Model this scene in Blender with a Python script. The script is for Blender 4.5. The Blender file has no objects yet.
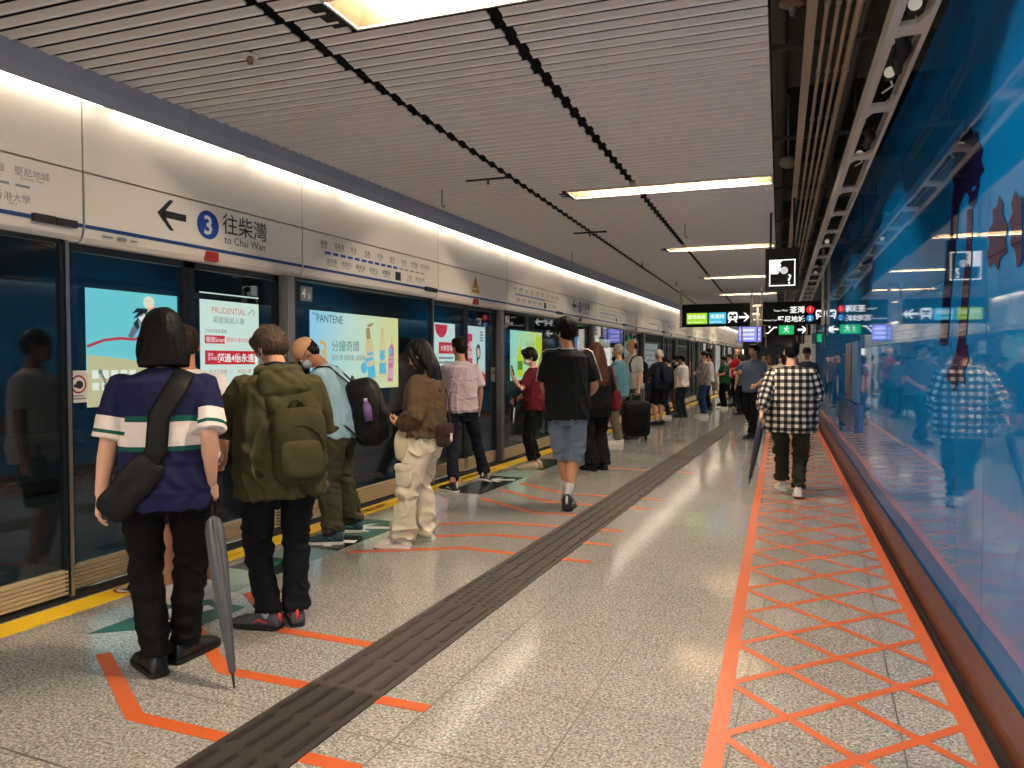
import bpy, bmesh, math, random
import numpy as np
from mathutils import Vector, Matrix
random.seed(7)
SC = bpy.context.scene
COL = SC.collection
PI = math.pi

# ------------------------------------------------------------------ camera
CAM_H = 1.45
FOCAL = 740.0                                   # focal length in pixels of a 1024 px wide frame
YAW, PITCH = math.radians(22.72), math.radians(1.78)
cam_d = bpy.data.cameras.new('camera')
cam = bpy.data.objects.new('camera', cam_d)
COL.objects.link(cam)
cam.location = (0, 0, CAM_H)
cam.rotation_euler = (PI / 2 - PITCH, 0, YAW)
cam_d.sensor_width = 36.0
cam_d.lens = 36.0 * FOCAL / 1024.0
cam_d.clip_start = 0.05
cam_d.clip_end = 300
SC.camera = cam

# ------------------------------------------------------------------ world, exposure
W = bpy.data.worlds.new('station_ambient')
SC.world = W
W.use_nodes = True
W.node_tree.nodes['Background'].inputs[0].default_value = (1.0, 0.90, 0.78, 1)
W.node_tree.nodes['Background'].inputs[1].default_value = 1.25
SC.view_settings.view_transform = 'Standard'
SC.view_settings.look = 'None'
SC.view_settings.exposure = 0.2
SC.view_settings.gamma = 1.0
SC.view_settings.use_curve_mapping = False
SC.cycles.max_bounces = 8
SC.cycles.diffuse_bounces = 4
SC.cycles.glossy_bounces = 4
SC.cycles.transparent_max_bounces = 12
SC.cycles.sample_clamp_indirect = 25.0
SC.cycles.use_denoising = True

TUBE_POWER = 420.0        # fluorescent tubes in the ceiling troughs
COVE_POWER = 7.0        # strip along the top of the screen-door header
POSTER_POWER = 1.0       # light boxes across the track

# ------------------------------------------------------------------ pixel -> place helpers (only used to read positions off the plan)
_R = np.array([math.cos(YAW), math.sin(YAW), 0])
_FH = np.array([-math.sin(YAW), math.cos(YAW), 0])
_F = _FH * math.cos(PITCH) + np.array([0, 0, -math.sin(PITCH)])
_U = _FH * math.sin(PITCH) + np.array([0, 0, math.cos(PITCH)])
_C = np.array([0, 0, CAM_H])


def ray(x, y):
    return _R * (x - 512) / FOCAL - _U * (y - 384) / FOCAL + _F


def at_depth(x, y, d):
    return _C + ray(x, y) * d


def on_z(x, y, z=0.0):
    r = ray(x, y)
    return _C + r * ((z - CAM_H) / r[2])


def on_plane(x, y, p0, n):
    r = ray(x, y)
    return _C + r * (np.dot(np.array(p0) - _C, n) / np.dot(r, n))


# ------------------------------------------------------------------ materials
MATS = {}


def _new(name):
    m = bpy.data.materials.new(name)
    m.use_nodes = True
    nt = m.node_tree
    b = nt.nodes['Principled BSDF']
    return m, nt, b


def mat(name, col, rough=0.6, metal=0.0, spec=0.5, vary=0.0, vscale=8.0, bump=0.0, bscale=200.0, coat=0.0, stretch=None):
    if name in MATS:
        return MATS[name]
    m, nt, b = _new(name)
    c = (col[0], col[1], col[2], 1)
    b.inputs['Base Color'].default_value = c
    b.inputs['Roughness'].default_value = rough
    b.inputs['Metallic'].default_value = metal
    b.inputs['Specular IOR Level'].default_value = spec
    b.inputs['Coat Weight'].default_value = coat
    tc = nt.nodes.new('ShaderNodeTexCoord')
    mp = nt.nodes.new('ShaderNodeMapping')
    nt.links.new(tc.outputs['Object'], mp.inputs[0])
    if stretch:
        mp.inputs['Scale'].default_value = stretch
    if vary > 0:
        n = nt.nodes.new('ShaderNodeTexNoise')
        n.inputs['Scale'].default_value = vscale
        n.inputs['Detail'].default_value = 4
        nt.links.new(mp.outputs[0], n.inputs['Vector'])
        mx = nt.nodes.new('ShaderNodeMixRGB')
        nt.links.new(n.outputs['Fac'], mx.inputs[0])
        mx.inputs[1].default_value = tuple(max(0, v * (1 - vary)) for v in col) + (1,)
        mx.inputs[2].default_value = tuple(min(1, v * (1 + vary)) for v in col) + (1,)
        nt.links.new(mx.outputs[0], b.inputs['Base Color'])
    if bump > 0:
        n2 = nt.nodes.new('ShaderNodeTexNoise')
        n2.inputs['Scale'].default_value = bscale
        n2.inputs['Detail'].default_value = 3
        nt.links.new(mp.outputs[0], n2.inputs['Vector'])
        bp = nt.nodes.new('ShaderNodeBump')
        bp.inputs['Strength'].default_value = bump
        bp.inputs['Distance'].default_value = 0.004
        nt.links.new(n2.outputs['Fac'], bp.inputs['Height'])
        nt.links.new(bp.outputs[0], b.inputs['Normal'])
    MATS[name] = m
    return m


def emis(name, col, power):
    if name in MATS:
        return MATS[name]
    m, nt, b = _new(name)
    b.inputs['Base Color'].default_value = (col[0] * .5, col[1] * .5, col[2] * .5, 1)
    b.inputs['Roughness'].default_value = 0.5
    b.inputs['Emission Color'].default_value = (col[0], col[1], col[2], 1)
    b.inputs['Emission Strength'].default_value = power
    MATS[name] = m
    return m


def srgb(r, g, b):
    f = lambda v: (v / 255 / 12.92) if v / 255 <= 0.04045 else ((v / 255 + 0.055) / 1.055) ** 2.4
    return (f(r), f(g), f(b))


def fabric(name, rgb, rough=0.85, vary=0.12, bump=0.25, bscale=350):
    return mat(name, srgb(*rgb), rough=rough, spec=0.2, vary=vary, vscale=14, bump=bump, bscale=bscale)


def skin(name, rgb):
    m = mat(name, srgb(*rgb), rough=0.5, spec=0.35, vary=0.1, vscale=18, bump=0.1, bscale=120)
    m.node_tree.nodes['Principled BSDF'].inputs['Subsurface Weight'].default_value = 0.0
    return m


def hair_mat(name, rgb):
    return mat(name, srgb(*rgb), rough=0.5, spec=0.16, vary=0.4, vscale=40, bump=0.6, bscale=90, stretch=(1, 1, 0.12))


def math_node(nt, op, a=None, b=None, c=None):
    n = nt.nodes.new('ShaderNodeMath')
    n.operation = op
    for i, v in enumerate((a, b, c)):
        if v is None:
            continue
        if isinstance(v, (int, float)):
            n.inputs[i].default_value = v
        else:
            nt.links.new(v, n.inputs[i])
    return n.outputs[0]


def floor_material():
    m, nt, b = _new('polished_granite_tiles')
    tc = nt.nodes.new('ShaderNodeTexCoord')
    sep = nt.nodes.new('ShaderNodeSeparateXYZ')
    nt.links.new(tc.outputs['Object'], sep.inputs[0])
    # speckle of the stone
    n1 = nt.nodes.new('ShaderNodeTexNoise'); n1.inputs['Scale'].default_value = 85; n1.inputs['Detail'].default_value = 3
    n2 = nt.nodes.new('ShaderNodeTexVoronoi'); n2.inputs['Scale'].default_value = 120
    n3 = nt.nodes.new('ShaderNodeTexNoise'); n3.inputs['Scale'].default_value = 1.6; n3.inputs['Detail'].default_value = 5
    for n in (n1, n2, n3):
        nt.links.new(tc.outputs['Object'], n.inputs['Vector'])
    r = nt.nodes.new('ShaderNodeValToRGB')
    r.color_ramp.elements[0].position = 0.32; r.color_ramp.elements[0].color = srgb(110, 101, 90) + (1,)
    r.color_ramp.elements[1].position = 0.66; r.color_ramp.elements[1].color = srgb(186, 175, 157) + (1,)
    e = r.color_ramp.elements.new(0.48); e.color = srgb(152, 141, 124) + (1,)
    nt.links.new(n1.outputs['Fac'], r.inputs[0])
    mx = nt.nodes.new('ShaderNodeMixRGB'); mx.blend_type = 'OVERLAY'; mx.inputs[0].default_value = 0.45
    nt.links.new(r.outputs[0], mx.inputs[1]); nt.links.new(n2.outputs['Color'], mx.inputs[2])
    hs = nt.nodes.new('ShaderNodeHueSaturation'); hs.inputs['Saturation'].default_value = 0.30
    nt.links.new(mx.outputs[0], hs.inputs['Color'])
    # tile joints every 0.6 m
    def joint(axis, off, pitch=0.6):
        a = math_node(nt, 'ADD', sep.outputs[axis], 60.0 + off)
        a = math_node(nt, 'DIVIDE', a, pitch)
        a = math_node(nt, 'FRACT', a)
        a = math_node(nt, 'SUBTRACT', a, 0.5)
        a = math_node(nt, 'ABSOLUTE', a)
        return math_node(nt, 'GREATER_THAN', a, 0.4945)
    jx = joint('X', 0.3 + 0.0)
    jy = joint('Y', 0.02)
    j = math_node(nt, 'MAXIMUM', jx, jy)
    # tile-to-tile tone
    cx = math_node(nt, 'FLOOR', math_node(nt, 'DIVIDE', math_node(nt, 'ADD', sep.outputs['X'], 60.3), 0.6))
    cy = math_node(nt, 'FLOOR', math_node(nt, 'DIVIDE', math_node(nt, 'ADD', sep.outputs['Y'], 60.02), 0.6))
    cmb = nt.nodes.new('ShaderNodeCombineXYZ')
    nt.links.new(cx, cmb.inputs[0]); nt.links.new(cy, cmb.inputs[1])
    wn = nt.nodes.new('ShaderNodeTexWhiteNoise')
    nt.links.new(cmb.outputs[0], wn.inputs['Vector'])
    val = math_node(nt, 'MULTIPLY_ADD', wn.outputs['Value'], 0.10, 0.93)
    val = math_node(nt, 'MULTIPLY', val, math_node(nt, 'MULTIPLY_ADD', n3.outputs['Fac'], 0.16, 0.92))
    nt.links.new(val, hs.inputs['Value'])
    mj = nt.nodes.new('ShaderNodeMixRGB')
    nt.links.new(j, mj.inputs[0]); nt.links.new(hs.outputs[0], mj.inputs[1])
    mj.inputs[2].default_value = srgb(70, 62, 52) + (1,)
    nt.links.new(mj.outputs[0], b.inputs['Base Color'])
    rg = math_node(nt, 'MULTIPLY_ADD', n3.outputs['Fac'], 0.11, 0.055)
    rg = math_node(nt, 'MULTIPLY_ADD', j, 0.3, rg)
    nt.links.new(rg, b.inputs['Roughness'])
    b.inputs['Specular IOR Level'].default_value = 0.95
    bp = nt.nodes.new('ShaderNodeBump'); bp.inputs['Strength'].default_value = 0.05; bp.inputs['Distance'].default_value = 0.01
    n4 = nt.nodes.new('ShaderNodeTexNoise'); n4.inputs['Scale'].default_value = 7
    nt.links.new(tc.outputs['Object'], n4.inputs['Vector'])
    nt.links.new(n4.outputs['Fac'], bp.inputs['Height']); nt.links.new(bp.outputs[0], b.inputs['Normal'])
    return m


def glass_material(name, tint, ior=1.5, rough=0.0):
    m = bpy.data.materials.new(name)
    m.use_nodes = True
    nt = m.node_tree
    nt.nodes.remove(nt.nodes['Principled BSDF'])
    out = nt.nodes['Material Output']
    tr = nt.nodes.new('ShaderNodeBsdfTransparent'); tr.inputs[0].default_value = tint + (1,)
    gl = nt.nodes.new('ShaderNodeBsdfGlossy'); gl.inputs['Roughness'].default_value = rough
    fr = nt.nodes.new('ShaderNodeFresnel')
    ge = nt.nodes.new('ShaderNodeNewGeometry')          # the far face of a pane reflects like its near face
    nt.links.new(math_node(nt, 'MULTIPLY_ADD', ge.outputs['Backfacing'], 1.0 / ior - ior, ior), fr.inputs[0])
    mx = nt.nodes.new('ShaderNodeMixShader')
    nt.links.new(fr.outputs[0], mx.inputs[0]); nt.links.new(tr.outputs[0], mx.inputs[1]); nt.links.new(gl.outputs[0], mx.inputs[2])
    nt.links.new(mx.outputs[0], out.inputs[0])
    MATS[name] = m
    return m


def hoarding_material():
    m, nt, b = _new('glossy_blue_hoarding')
    tc = nt.nodes.new('ShaderNodeTexCoord')
    n = nt.nodes.new('ShaderNodeTexNoise'); n.inputs['Scale'].default_value = 0.8; n.inputs['Detail'].default_value = 2
    nt.links.new(tc.outputs['Object'], n.inputs['Vector'])
    mx = nt.nodes.new('ShaderNodeMixRGB')
    mx.inputs[1].default_value = srgb(5, 108, 180) + (1,); mx.inputs[2].default_value = srgb(9, 122, 198) + (1,)
    nt.links.new(n.outputs['Fac'], mx.inputs[0]); nt.links.new(mx.outputs[0], b.inputs['Base Color'])
    b.inputs['Roughness'].default_value = 0.03
    b.inputs['IOR'].default_value = 1.85
    b.inputs['Specular IOR Level'].default_value = 0.6
    bp = nt.nodes.new('ShaderNodeBump'); bp.inputs['Strength'].default_value = 0.004; bp.inputs['Distance'].default_value = 0.02
    n2 = nt.nodes.new('ShaderNodeTexNoise'); n2.inputs['Scale'].default_value = 2.2
    nt.links.new(tc.outputs['Object'], n2.inputs['Vector']); nt.links.new(n2.outputs['Fac'], bp.inputs['Height'])
    nt.links.new(bp.outputs[0], b.inputs['Normal'])
    return m


# ------------------------------------------------------------------ mesh builder
class MB:
    def __init__(s):
        s.v = []
        s.f = []
        s.mi = []
        s.cur = 0

    def add(s, verts, faces):
        o = len(s.v)
        s.v.extend([tuple(map(float, p)) for p in verts])
        for f in faces:
            s.f.append(tuple(i + o for i in f))
            s.mi.append(s.cur)
        return s

    def box(s, x0, x1, y0, y1, z0, z1):
        v = [(x0, y0, z0), (x1, y0, z0), (x1, y1, z0), (x0, y1, z0), (x0, y0, z1), (x1, y0, z1), (x1, y1, z1), (x0, y1, z1)]
        return s.add(v, [(3, 2, 1, 0), (4, 5, 6, 7), (0, 1, 5, 4), (1, 2, 6, 5), (2, 3, 7, 6), (3, 0, 4, 7)])

    def obox(s, c, ux, uy, uz):
        """box about centre c with half-axis vectors"""
        c, ux, uy, uz = map(np.array, (c, ux, uy, uz))
        v = [c + a * ux + b * uy + d * uz for d in (-1, 1) for a, b in ((-1, -1), (1, -1), (1, 1), (-1, 1))]
        return s.add(v, [(3, 2, 1, 0), (4, 5, 6, 7), (0, 1, 5, 4), (1, 2, 6, 5), (2, 3, 7, 6), (3, 0, 4, 7)])

    def rings(s, rings, cap=True):
        n = len(rings[0])
        o = len(s.v)
        for r in rings:
            s.v.extend([tuple(map(float, p)) for p in r])
        for k in range(len(rings) - 1):
            for i in range(n):
                j = (i + 1) % n
                s.f.append((o + k * n + i, o + k * n + j, o + (k + 1) * n + j, o + (k + 1) * n + i)); s.mi.append(s.cur)
        if cap:
            s.f.append(tuple(o + i for i in reversed(range(n)))); s.mi.append(s.cur)
            b = o + (len(rings) - 1) * n
            s.f.append(tuple(b + i for i in range(n))); s.mi.append(s.cur)
        return s

    def limb(s, pts, rad, n=14, up=(0, 1, 0.01), flat=1.0):
        """tube through pts; rad per point; flat scales the second cross axis"""
        pts = [np.array(p, float) for p in pts]
        rs = []
        u = None
        for i, p in enumerate(pts):
            a = pts[max(0, i - 1)]; b = pts[min(len(pts) - 1, i + 1)]
            t = b - a
            t = t / (np.linalg.norm(t) + 1e-9)
            if u is None:
                u = np.array(up, float)
            u = u - t * np.dot(u, t)
            if np.linalg.norm(u) < 1e-4:
                u = np.array((1, 0, 0.0)) - t * t[0]
            u = u / np.linalg.norm(u)
            w = np.cross(t, u)
            r = rad[i] if isinstance(rad, (list, tuple)) else rad
            ra, rb = (r if isinstance(r, (list, tuple)) else (r, r * flat))
            rs.append([p + u * ra * math.cos(2 * PI * k / n) + w * rb * math.sin(2 * PI * k / n) for k in range(n)])
        return s.rings(rs)

    def ell(s, c, r, n=16, m=10, e=1.0, R=None):
        """(super)ellipsoid"""
        c = np.array(c, float)
        sp = lambda x: math.copysign(abs(x) ** e, x)
        rs = []
        for j in range(m + 1):
            a = -PI / 2 + PI * j / m
            a = max(-PI / 2 + 0.02, min(PI / 2 - 0.02, a))
            row = []
            for i in range(n):
                t = 2 * PI * i / n
                p = np.array((r[0] * sp(math.cos(a)) * sp(math.cos(t)), r[1] * sp(math.cos(a)) * sp(math.sin(t)), r[2] * sp(math.sin(a))))
                if R is not None:
                    p = R @ p
                row.append(c + p)
            rs.append(row)
        return s.rings(rs)

    def poly(s, pts):
        return s.add(pts, [tuple(range(len(pts)))])

    def xf(s, fn):
        s.v = [tuple(fn(np.array(p))) for p in s.v]
        return s


def rotm(axis, deg):
    return np.array(Matrix.Rotation(math.radians(deg), 3, axis))


OFF = {}      # world location of each thing's root: its parts are built in world coordinates and moved back by this


def link(o, parent=None):
    COL.objects.link(o)
    if parent is not None:
        o.parent = parent
    return o


def tag(o, label=None, cat=None, group=None, kind=None):
    if label:
        o['label'] = label
    if cat:
        o['category'] = cat
    if group:
        o['group'] = group
    if kind:
        o['kind'] = kind
    return o


def thing(name, label, cat, loc=(0, 0, 0), group=None, kind=None, rz=0.0):
    o = bpy.data.objects.new(name, None)
    o.empty_display_size = 0.1
    o.location = loc
    o.rotation_euler = (0, 0, rz)
    link(o)
    OFF[o.name] = np.array(loc, float)
    return tag(o, label, cat, group, kind)


def obj(name, mb, m, parent=None, smooth=False, loc=None, label=None, local=False):
    """one mesh object; world-coordinate shapes are moved back by the root's location unless local"""
    me = bpy.data.meshes.new(name)
    off = np.zeros(3)
    if parent is not None and not local:
        off = OFF.get(parent.name, np.zeros(3))
    elif parent is None and loc is not None:
        off = np.array(loc, float)
    me.from_pydata([tuple(np.array(p) - off) for p in mb.v], [], mb.f)
    ms = m if isinstance(m, (list, tuple)) else [m]
    for x in ms:
        me.materials.append(x)
    if len(ms) > 1:
        me.polygons.foreach_set('material_index', mb.mi)
    if smooth:
        me.polygons.foreach_set('use_smooth', [True] * len(me.polygons))
    me.update()
    o = bpy.data.objects.new(name, me)
    link(o, parent)
    if parent is not None and not local:
        OFF[o.name] = off
    elif parent is None:
        if loc is not None:
            o.location = loc
        OFF[o.name] = off
    if label:
        o['label'] = label
    return o


def pieces(name, mb, m, parent, smooth=False, label=None):
    """each connected piece becomes a part of its own"""
    up = list(range(len(mb.v)))

    def find(a):
        while up[a] != a:
            up[a] = up[up[a]]; a = up[a]
        return a
    for f in mb.f:
        for i in f[1:]:
            up[find(i)] = find(f[0])
    groups = {}
    for f in mb.f:
        groups.setdefault(find(f[0]), []).append(f)
    for fs in groups.values():
        ids = sorted({i for f in fs for i in f}); ix = {i: k for k, i in enumerate(ids)}
        q = MB(); q.add([mb.v[i] for i in ids], [tuple(ix[i] for i in f) for f in fs])
        o = obj(name, q, m, parent, smooth, label=label)
    return o


def struct(name, mb, m, smooth=False, parent=None):
    o = obj(name, mb, m, parent, smooth)
    if parent is None:
        o['kind'] = 'structure'
    return o


def copy_tree(o, loc, label=None, group=None, rz=None):
    r = o.copy()
    COL.objects.link(r)
    r.location = loc
    if rz is not None:
        r.rotation_euler = (0, 0, rz)
    OFF[r.name] = np.array(loc, float)
    if label:
        r['label'] = label
    if group:
        r['group'] = group
    for ch in list(o.children):
        c = ch.copy(); COL.objects.link(c); c.parent = r
        for g in list(ch.children):
            d = g.copy(); COL.objects.link(d); d.parent = c
    return r


class Fr:
    """flat frame on a surface: origin, right, up; points are (u, v) with a lift d along the normal"""
    def __init__(s, o, ux, uy):
        s.o = np.array(o, float)
        s.ux = np.array(ux, float) / np.linalg.norm(ux)
        s.uy = np.array(uy, float) / np.linalg.norm(uy)
        s.n = np.cross(s.ux, s.uy)

    def p(s, u, v, d=0.0):
        return s.o + s.ux * u + s.uy * v + s.n * d

    def pts(s, uv, d=0.0):
        return [s.p(u, v, d) for u, v in uv]


def circ(cx, cy, r, n=28, ry=None, a0=0, a1=2 * PI):
    ry = ry or r
    return [(cx + r * math.cos(a0 + (a1 - a0) * i / n), cy + ry * math.sin(a0 + (a1 - a0) * i / n)) for i in range(n if a1 - a0 > 6.2 else n + 1)]


def rect(u0, v0, u1, v1):
    return [(u0, v0), (u1, v0), (u1, v1), (u0, v1)]


def band(path, w):
    """polyline of width w as quads (uv)"""
    out = []
    P = [np.array(p, float) for p in path]
    L, Rr = [], []
    for i, p in enumerate(P):
        a = P[max(0, i - 1)]; b = P[min(len(P) - 1, i + 1)]
        d1 = (p - a) / (np.linalg.norm(p - a) + 1e-9) if i > 0 else (b - p) / np.linalg.norm(b - p)
        d2 = (b - p) / (np.linalg.norm(b - p) + 1e-9) if i < len(P) - 1 else d1
        t = d1 + d2
        t = t / np.linalg.norm(t)
        n = np.array((-t[1], t[0]))
        k = w / 2 / max(0.4, abs(np.dot(n, np.array((-d1[1], d1[0])))))
        L.append(p + n * k); Rr.append(p - n * k)
    for i in range(len(P) - 1):
        out.append([tuple(Rr[i]), tuple(Rr[i + 1]), tuple(L[i + 1]), tuple(L[i])])
    return out


def flat(name, fr, polys, m, parent, d=0.002, label=None):
    mb = MB()
    for p in polys:
        mb.poly(fr.pts(p, d))
    o = obj(name, mb, m, parent, label=label)
    return o


def plate(mb, fr, uv, d0, d1):
    """extruded outline"""
    a = fr.pts(uv, d0); b = fr.pts(uv, d1)
    n = len(uv)
    mb.add(a + b, [tuple(reversed(range(n))), tuple(range(n, 2 * n))] + [(i, (i + 1) % n, n + (i + 1) % n, n + i) for i in range(n)])
    return mb


TEXTS = []


def text(name, s, size, fr, u, v, m, parent, align='LEFT', d=0.003, sx=1.0, bold=0.0):
    cu = bpy.data.curves.new(name, 'FONT')
    cu.body = s
    cu.size = size
    cu.align_x = align
    cu.offset = bold
    cu.resolution_u = 2
    cu.materials.append(m)
    o = bpy.data.objects.new(name, cu)
    link(o, parent)
    off = OFF.get(parent.name, np.zeros(3)) if parent is not None else np.zeros(3)
    p = fr.p(u, v, d) - off
    M = Matrix(((fr.ux[0] * sx, fr.uy[0], fr.n[0], p[0]), (fr.ux[1] * sx, fr.uy[1], fr.n[1], p[1]), (fr.ux[2] * sx, fr.uy[2], fr.n[2], p[2]), (0, 0, 0, 1)))
    o.matrix_local = M
    TEXTS.append(o)
    return o


def finish_texts():
    """lettering becomes plain mesh"""
    bpy.context.view_layer.update()
    dg = bpy.context.evaluated_depsgraph_get()
    for o in TEXTS:
        me = bpy.data.meshes.new_from_object(o.evaluated_get(dg), depsgraph=dg)
        nm, par, M = o.name, o.parent, o.matrix_local.copy()
        cu = o.data
        n = bpy.data.objects.new('tmp', me)
        bpy.data.objects.remove(o)
        bpy.data.curves.remove(cu)
        n.name = nm; me.name = nm
        link(n, par)
        n.matrix_local = M


def arrow(cx, cy, s, ang, w=0.2):
    """arrow polygons pointing along ang (deg), size s"""
    shaft = [(-0.5, -w / 2), (0.32, -w / 2), (0.32, w / 2), (-0.5, w / 2)]
    k = w * 0.72
    h1 = [(0.5, 0), (0.5 - 0.42, 0.42), (0.5 - 0.42 - k, 0.42), (0.5 - k * 1.35, 0)]
    h2 = [(0.5 - k * 1.35, 0), (0.5 - 0.42 - k, -0.42), (0.5 - 0.42, -0.42), (0.5, 0)]
    a = math.radians(ang)
    f = lambda p: (cx + s * (p[0] * math.cos(a) - p[1] * math.sin(a)), cy + s * (p[0] * math.sin(a) + p[1] * math.cos(a)))
    return [[f(p) for p in q] for q in (shaft, h1, h2)]
# ================================================================== THE PLACE
DOOR_X = -4.20
PER = 4.56                      # pitch of the screen-door bays
S0, D0 = 3.21, 5.29             # first door header starts / ends here
CEIL_Z = 3.15
YA, YB = -3.0, 50.0             # platform extent
hx = lambda Y, a=0.0: 0.90 + a - 0.0465 * Y          # face of the hoarding
cxr = lambda Y, a=0.0: a - 0.0500 * Y                # lines of the ceiling grid

white_emit = emis('sign_white', (1, 1, 0.97), 1.0)
cream = mat('cream_enamel_panel', srgb(238, 230, 217), rough=0.38, spec=0.4, vary=0.03, vscale=2)
metal_grey = mat('grey_painted_metal', srgb(112, 112, 114), rough=0.4, metal=0.3)
dark_frame = mat('dark_anodised_frame', srgb(30, 34, 40), rough=0.35, metal=0.4)
steel = mat('brushed_steel', srgb(168, 160, 148), rough=0.32, metal=0.9, bump=0.05, bscale=60, stretch=(1, 0.05, 1))
kick_mat = mat('ribbed_bronze_steel', srgb(196, 178, 146), rough=0.42, metal=0.35)
black_matte = mat('black_matte', srgb(14, 14, 15), rough=0.7)
ink = mat('sign_ink', srgb(42, 42, 46), rough=0.5)
ink_grey = mat('pale_map_ink', srgb(140, 136, 132), rough=0.5)
blue_vinyl = mat('blue_line_vinyl', srgb(28, 66, 128), rough=0.4)
white_vinyl = mat('white_vinyl', srgb(232, 230, 226), rough=0.45)
rubber = mat('dark_tactile_rubber', srgb(70, 63, 58), rough=0.7, vary=0.12, vscale=3)
rubber_dk = mat('worn_dark_tactile_rubber', srgb(52, 45, 40), rough=0.65, vary=0.15, vscale=3)
yellow = mat('yellow_floor_line', srgb(255, 204, 24), rough=0.4, vary=0.06, vscale=5)
orange = mat('orange_floor_tape', srgb(204, 96, 46), rough=0.42, vary=0.1, vscale=9)
brown = mat('brown_timber_batten', srgb(98, 54, 36), rough=0.45, vary=0.25, vscale=6, stretch=(6, 0.5, 6))
slat_mat = mat('grey_ceiling_slat', srgb(218, 214, 212), rough=0.55, spec=0.3)
fascia_mat = mat('blue_grey_fascia', srgb(160, 165, 180), rough=0.5)
clear_glass = glass_material('door_glass', (0.88, 0.92, 0.93), 1.62)
lamp_red = mat('red_indicator', srgb(170, 48, 36), rough=0.4)

# ---- floor
FLOOR = floor_material()
mb = MB(); mb.box(-4.36, 3.0, YA, YB, -0.12, 0.0)
struct('floor', mb, FLOOR)

# ---- hoarding on the right: glossy panels, each very slightly out of true
mb = MB()
js = [YA, -0.67, 1.70, 4.07, 6.44, 8.81, 11.18, 13.55, 15.92, 18.29, 20.66, 23.03, 26.0]
tilt = [0, 0.001, 0.0, 0.0, 0.004, -0.004, 0.003, -0.002, 0.003, 0, 0.002, -0.002]
for k in range(len(js) - 1):
    a, b_ = js[k] + 0.003, js[k + 1] - 0.003
    t = tilt[k]
    v = []
    for Y, e in ((a, t), (b_, -t)):
        for z in (0.05, 3.55):
            v.append((hx(Y) + e, Y, z)); v.append((hx(Y, 0.04) + e, Y, z))
    mb.add(v, [(0, 2, 6, 4), (1, 5, 7, 3), (0, 1, 3, 2), (4, 6, 7, 5), (2, 3, 7, 6), (0, 4, 5, 1)])
struct('wall_right', mb, hoarding_material())
mb = MB()
for (a, b_, z0, z1) in ((-0.115, -0.012, 0.0, 0.075),):
    mb.add([(hx(YA, a), YA, z0), (hx(YA, b_), YA, z0), (hx(YA, b_), YA, z1), (hx(YA, a + 0.01), YA, z1),
            (hx(26, a), 26, z0), (hx(26, b_), 26, z0), (hx(26, b_), 26, z1), (hx(26, a + 0.01), 26, z1)],
           [(0, 1, 2, 3), (7, 6, 5, 4), (0, 3, 7, 4), (1, 5, 6, 2), (3, 2, 6, 7), (0, 4, 5, 1)])
struct('baseboard_right', mb, brown)
mb = MB()
for a, b_, z1 in ((-0.16, -0.118, 0.012), (-0.142, -0.132, 0.03)):
    mb.add([(hx(Y, q), Y, z) for Y in (YA, 26) for q in (a, b_) for z in (0, z1)],
           [(0, 2, 3, 1), (4, 5, 7, 6), (0, 1, 5, 4), (2, 6, 7, 3), (1, 3, 7, 5), (0, 4, 6, 2)])
struct('trim_1', mb, mat('dark_floor_angle', srgb(38, 32, 26), rough=0.4, metal=0.5))

# printed artwork on the hoarding (dark silhouettes)
wfr_o = np.array((hx(0), 0, 0)); wd = np.array((-0.0465, 1, 0)); wd = wd / np.linalg.norm(wd)
WF = Fr(wfr_o, -wd, (0, 0, 1))               # normal points to the platform (-x)
art = mat('dark_maroon_print', srgb(22, 22, 62), rough=0.03, vary=0.3, vscale=2)
art2 = mat('plum_print', srgb(52, 34, 66), rough=0.03, vary=0.2, vscale=2)


def wpx(x, y):
    p = on_plane(x, y, wfr_o, WF.n)
    r = p - wfr_o
    return (float(np.dot(r, WF.ux)), float(np.dot(r, WF.uy)))


t = thing('hoarding_print', 'dark tree-like silhouettes printed on the glossy blue hoarding', 'wall print', tuple(WF.p(-4.4, 0.6)))
flat('tall_silhouette', WF, [[wpx(*q) for q in P_] for P_ in (
    [(953, 196), (955, 184), (951, 174), (954, 160), (952, 148), (957, 136), (960, 140), (964, 130), (967, 134), (971, 126), (974, 133), (978, 131), (980, 142), (984, 150), (982, 160), (985, 170), (980, 178), (980, 188), (974, 186), (970, 196), (966, 192), (960, 206)],
    [(953, 196), (960, 204), (956, 250), (951, 300), (948, 345), (940, 345), (944, 290), (949, 240)],
    [(970, 194), (979, 186), (977, 200), (974, 208), (969, 205)])], art, t, 0.004)
flat('side_silhouette', WF, [[wpx(*q) for q in P_] for P_ in (
    [(968, 210), (973, 208), (972, 260), (969, 300), (966, 345), (958, 345), (963, 290), (967, 250)],
    [(1000, 195), (1004, 204), (1003, 214), (1009, 226), (1006, 240), (1008, 252), (1001, 258), (999, 270), (994, 262), (990, 268), (987, 254), (991, 244), (988, 234), (994, 222), (993, 210), (998, 206)],
    [(1016, 190), (1019, 198), (1023, 196), (1023, 262), (1018, 268), (1016, 250), (1011, 244), (1013, 232), (1010, 222), (1014, 212), (1012, 204)],
    [(958, 345), (968, 345), (969, 360), (964, 372), (966, 384), (958, 380), (955, 392), (951, 382), (946, 378), (953, 362)])], art2, t, 0.004)

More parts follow.
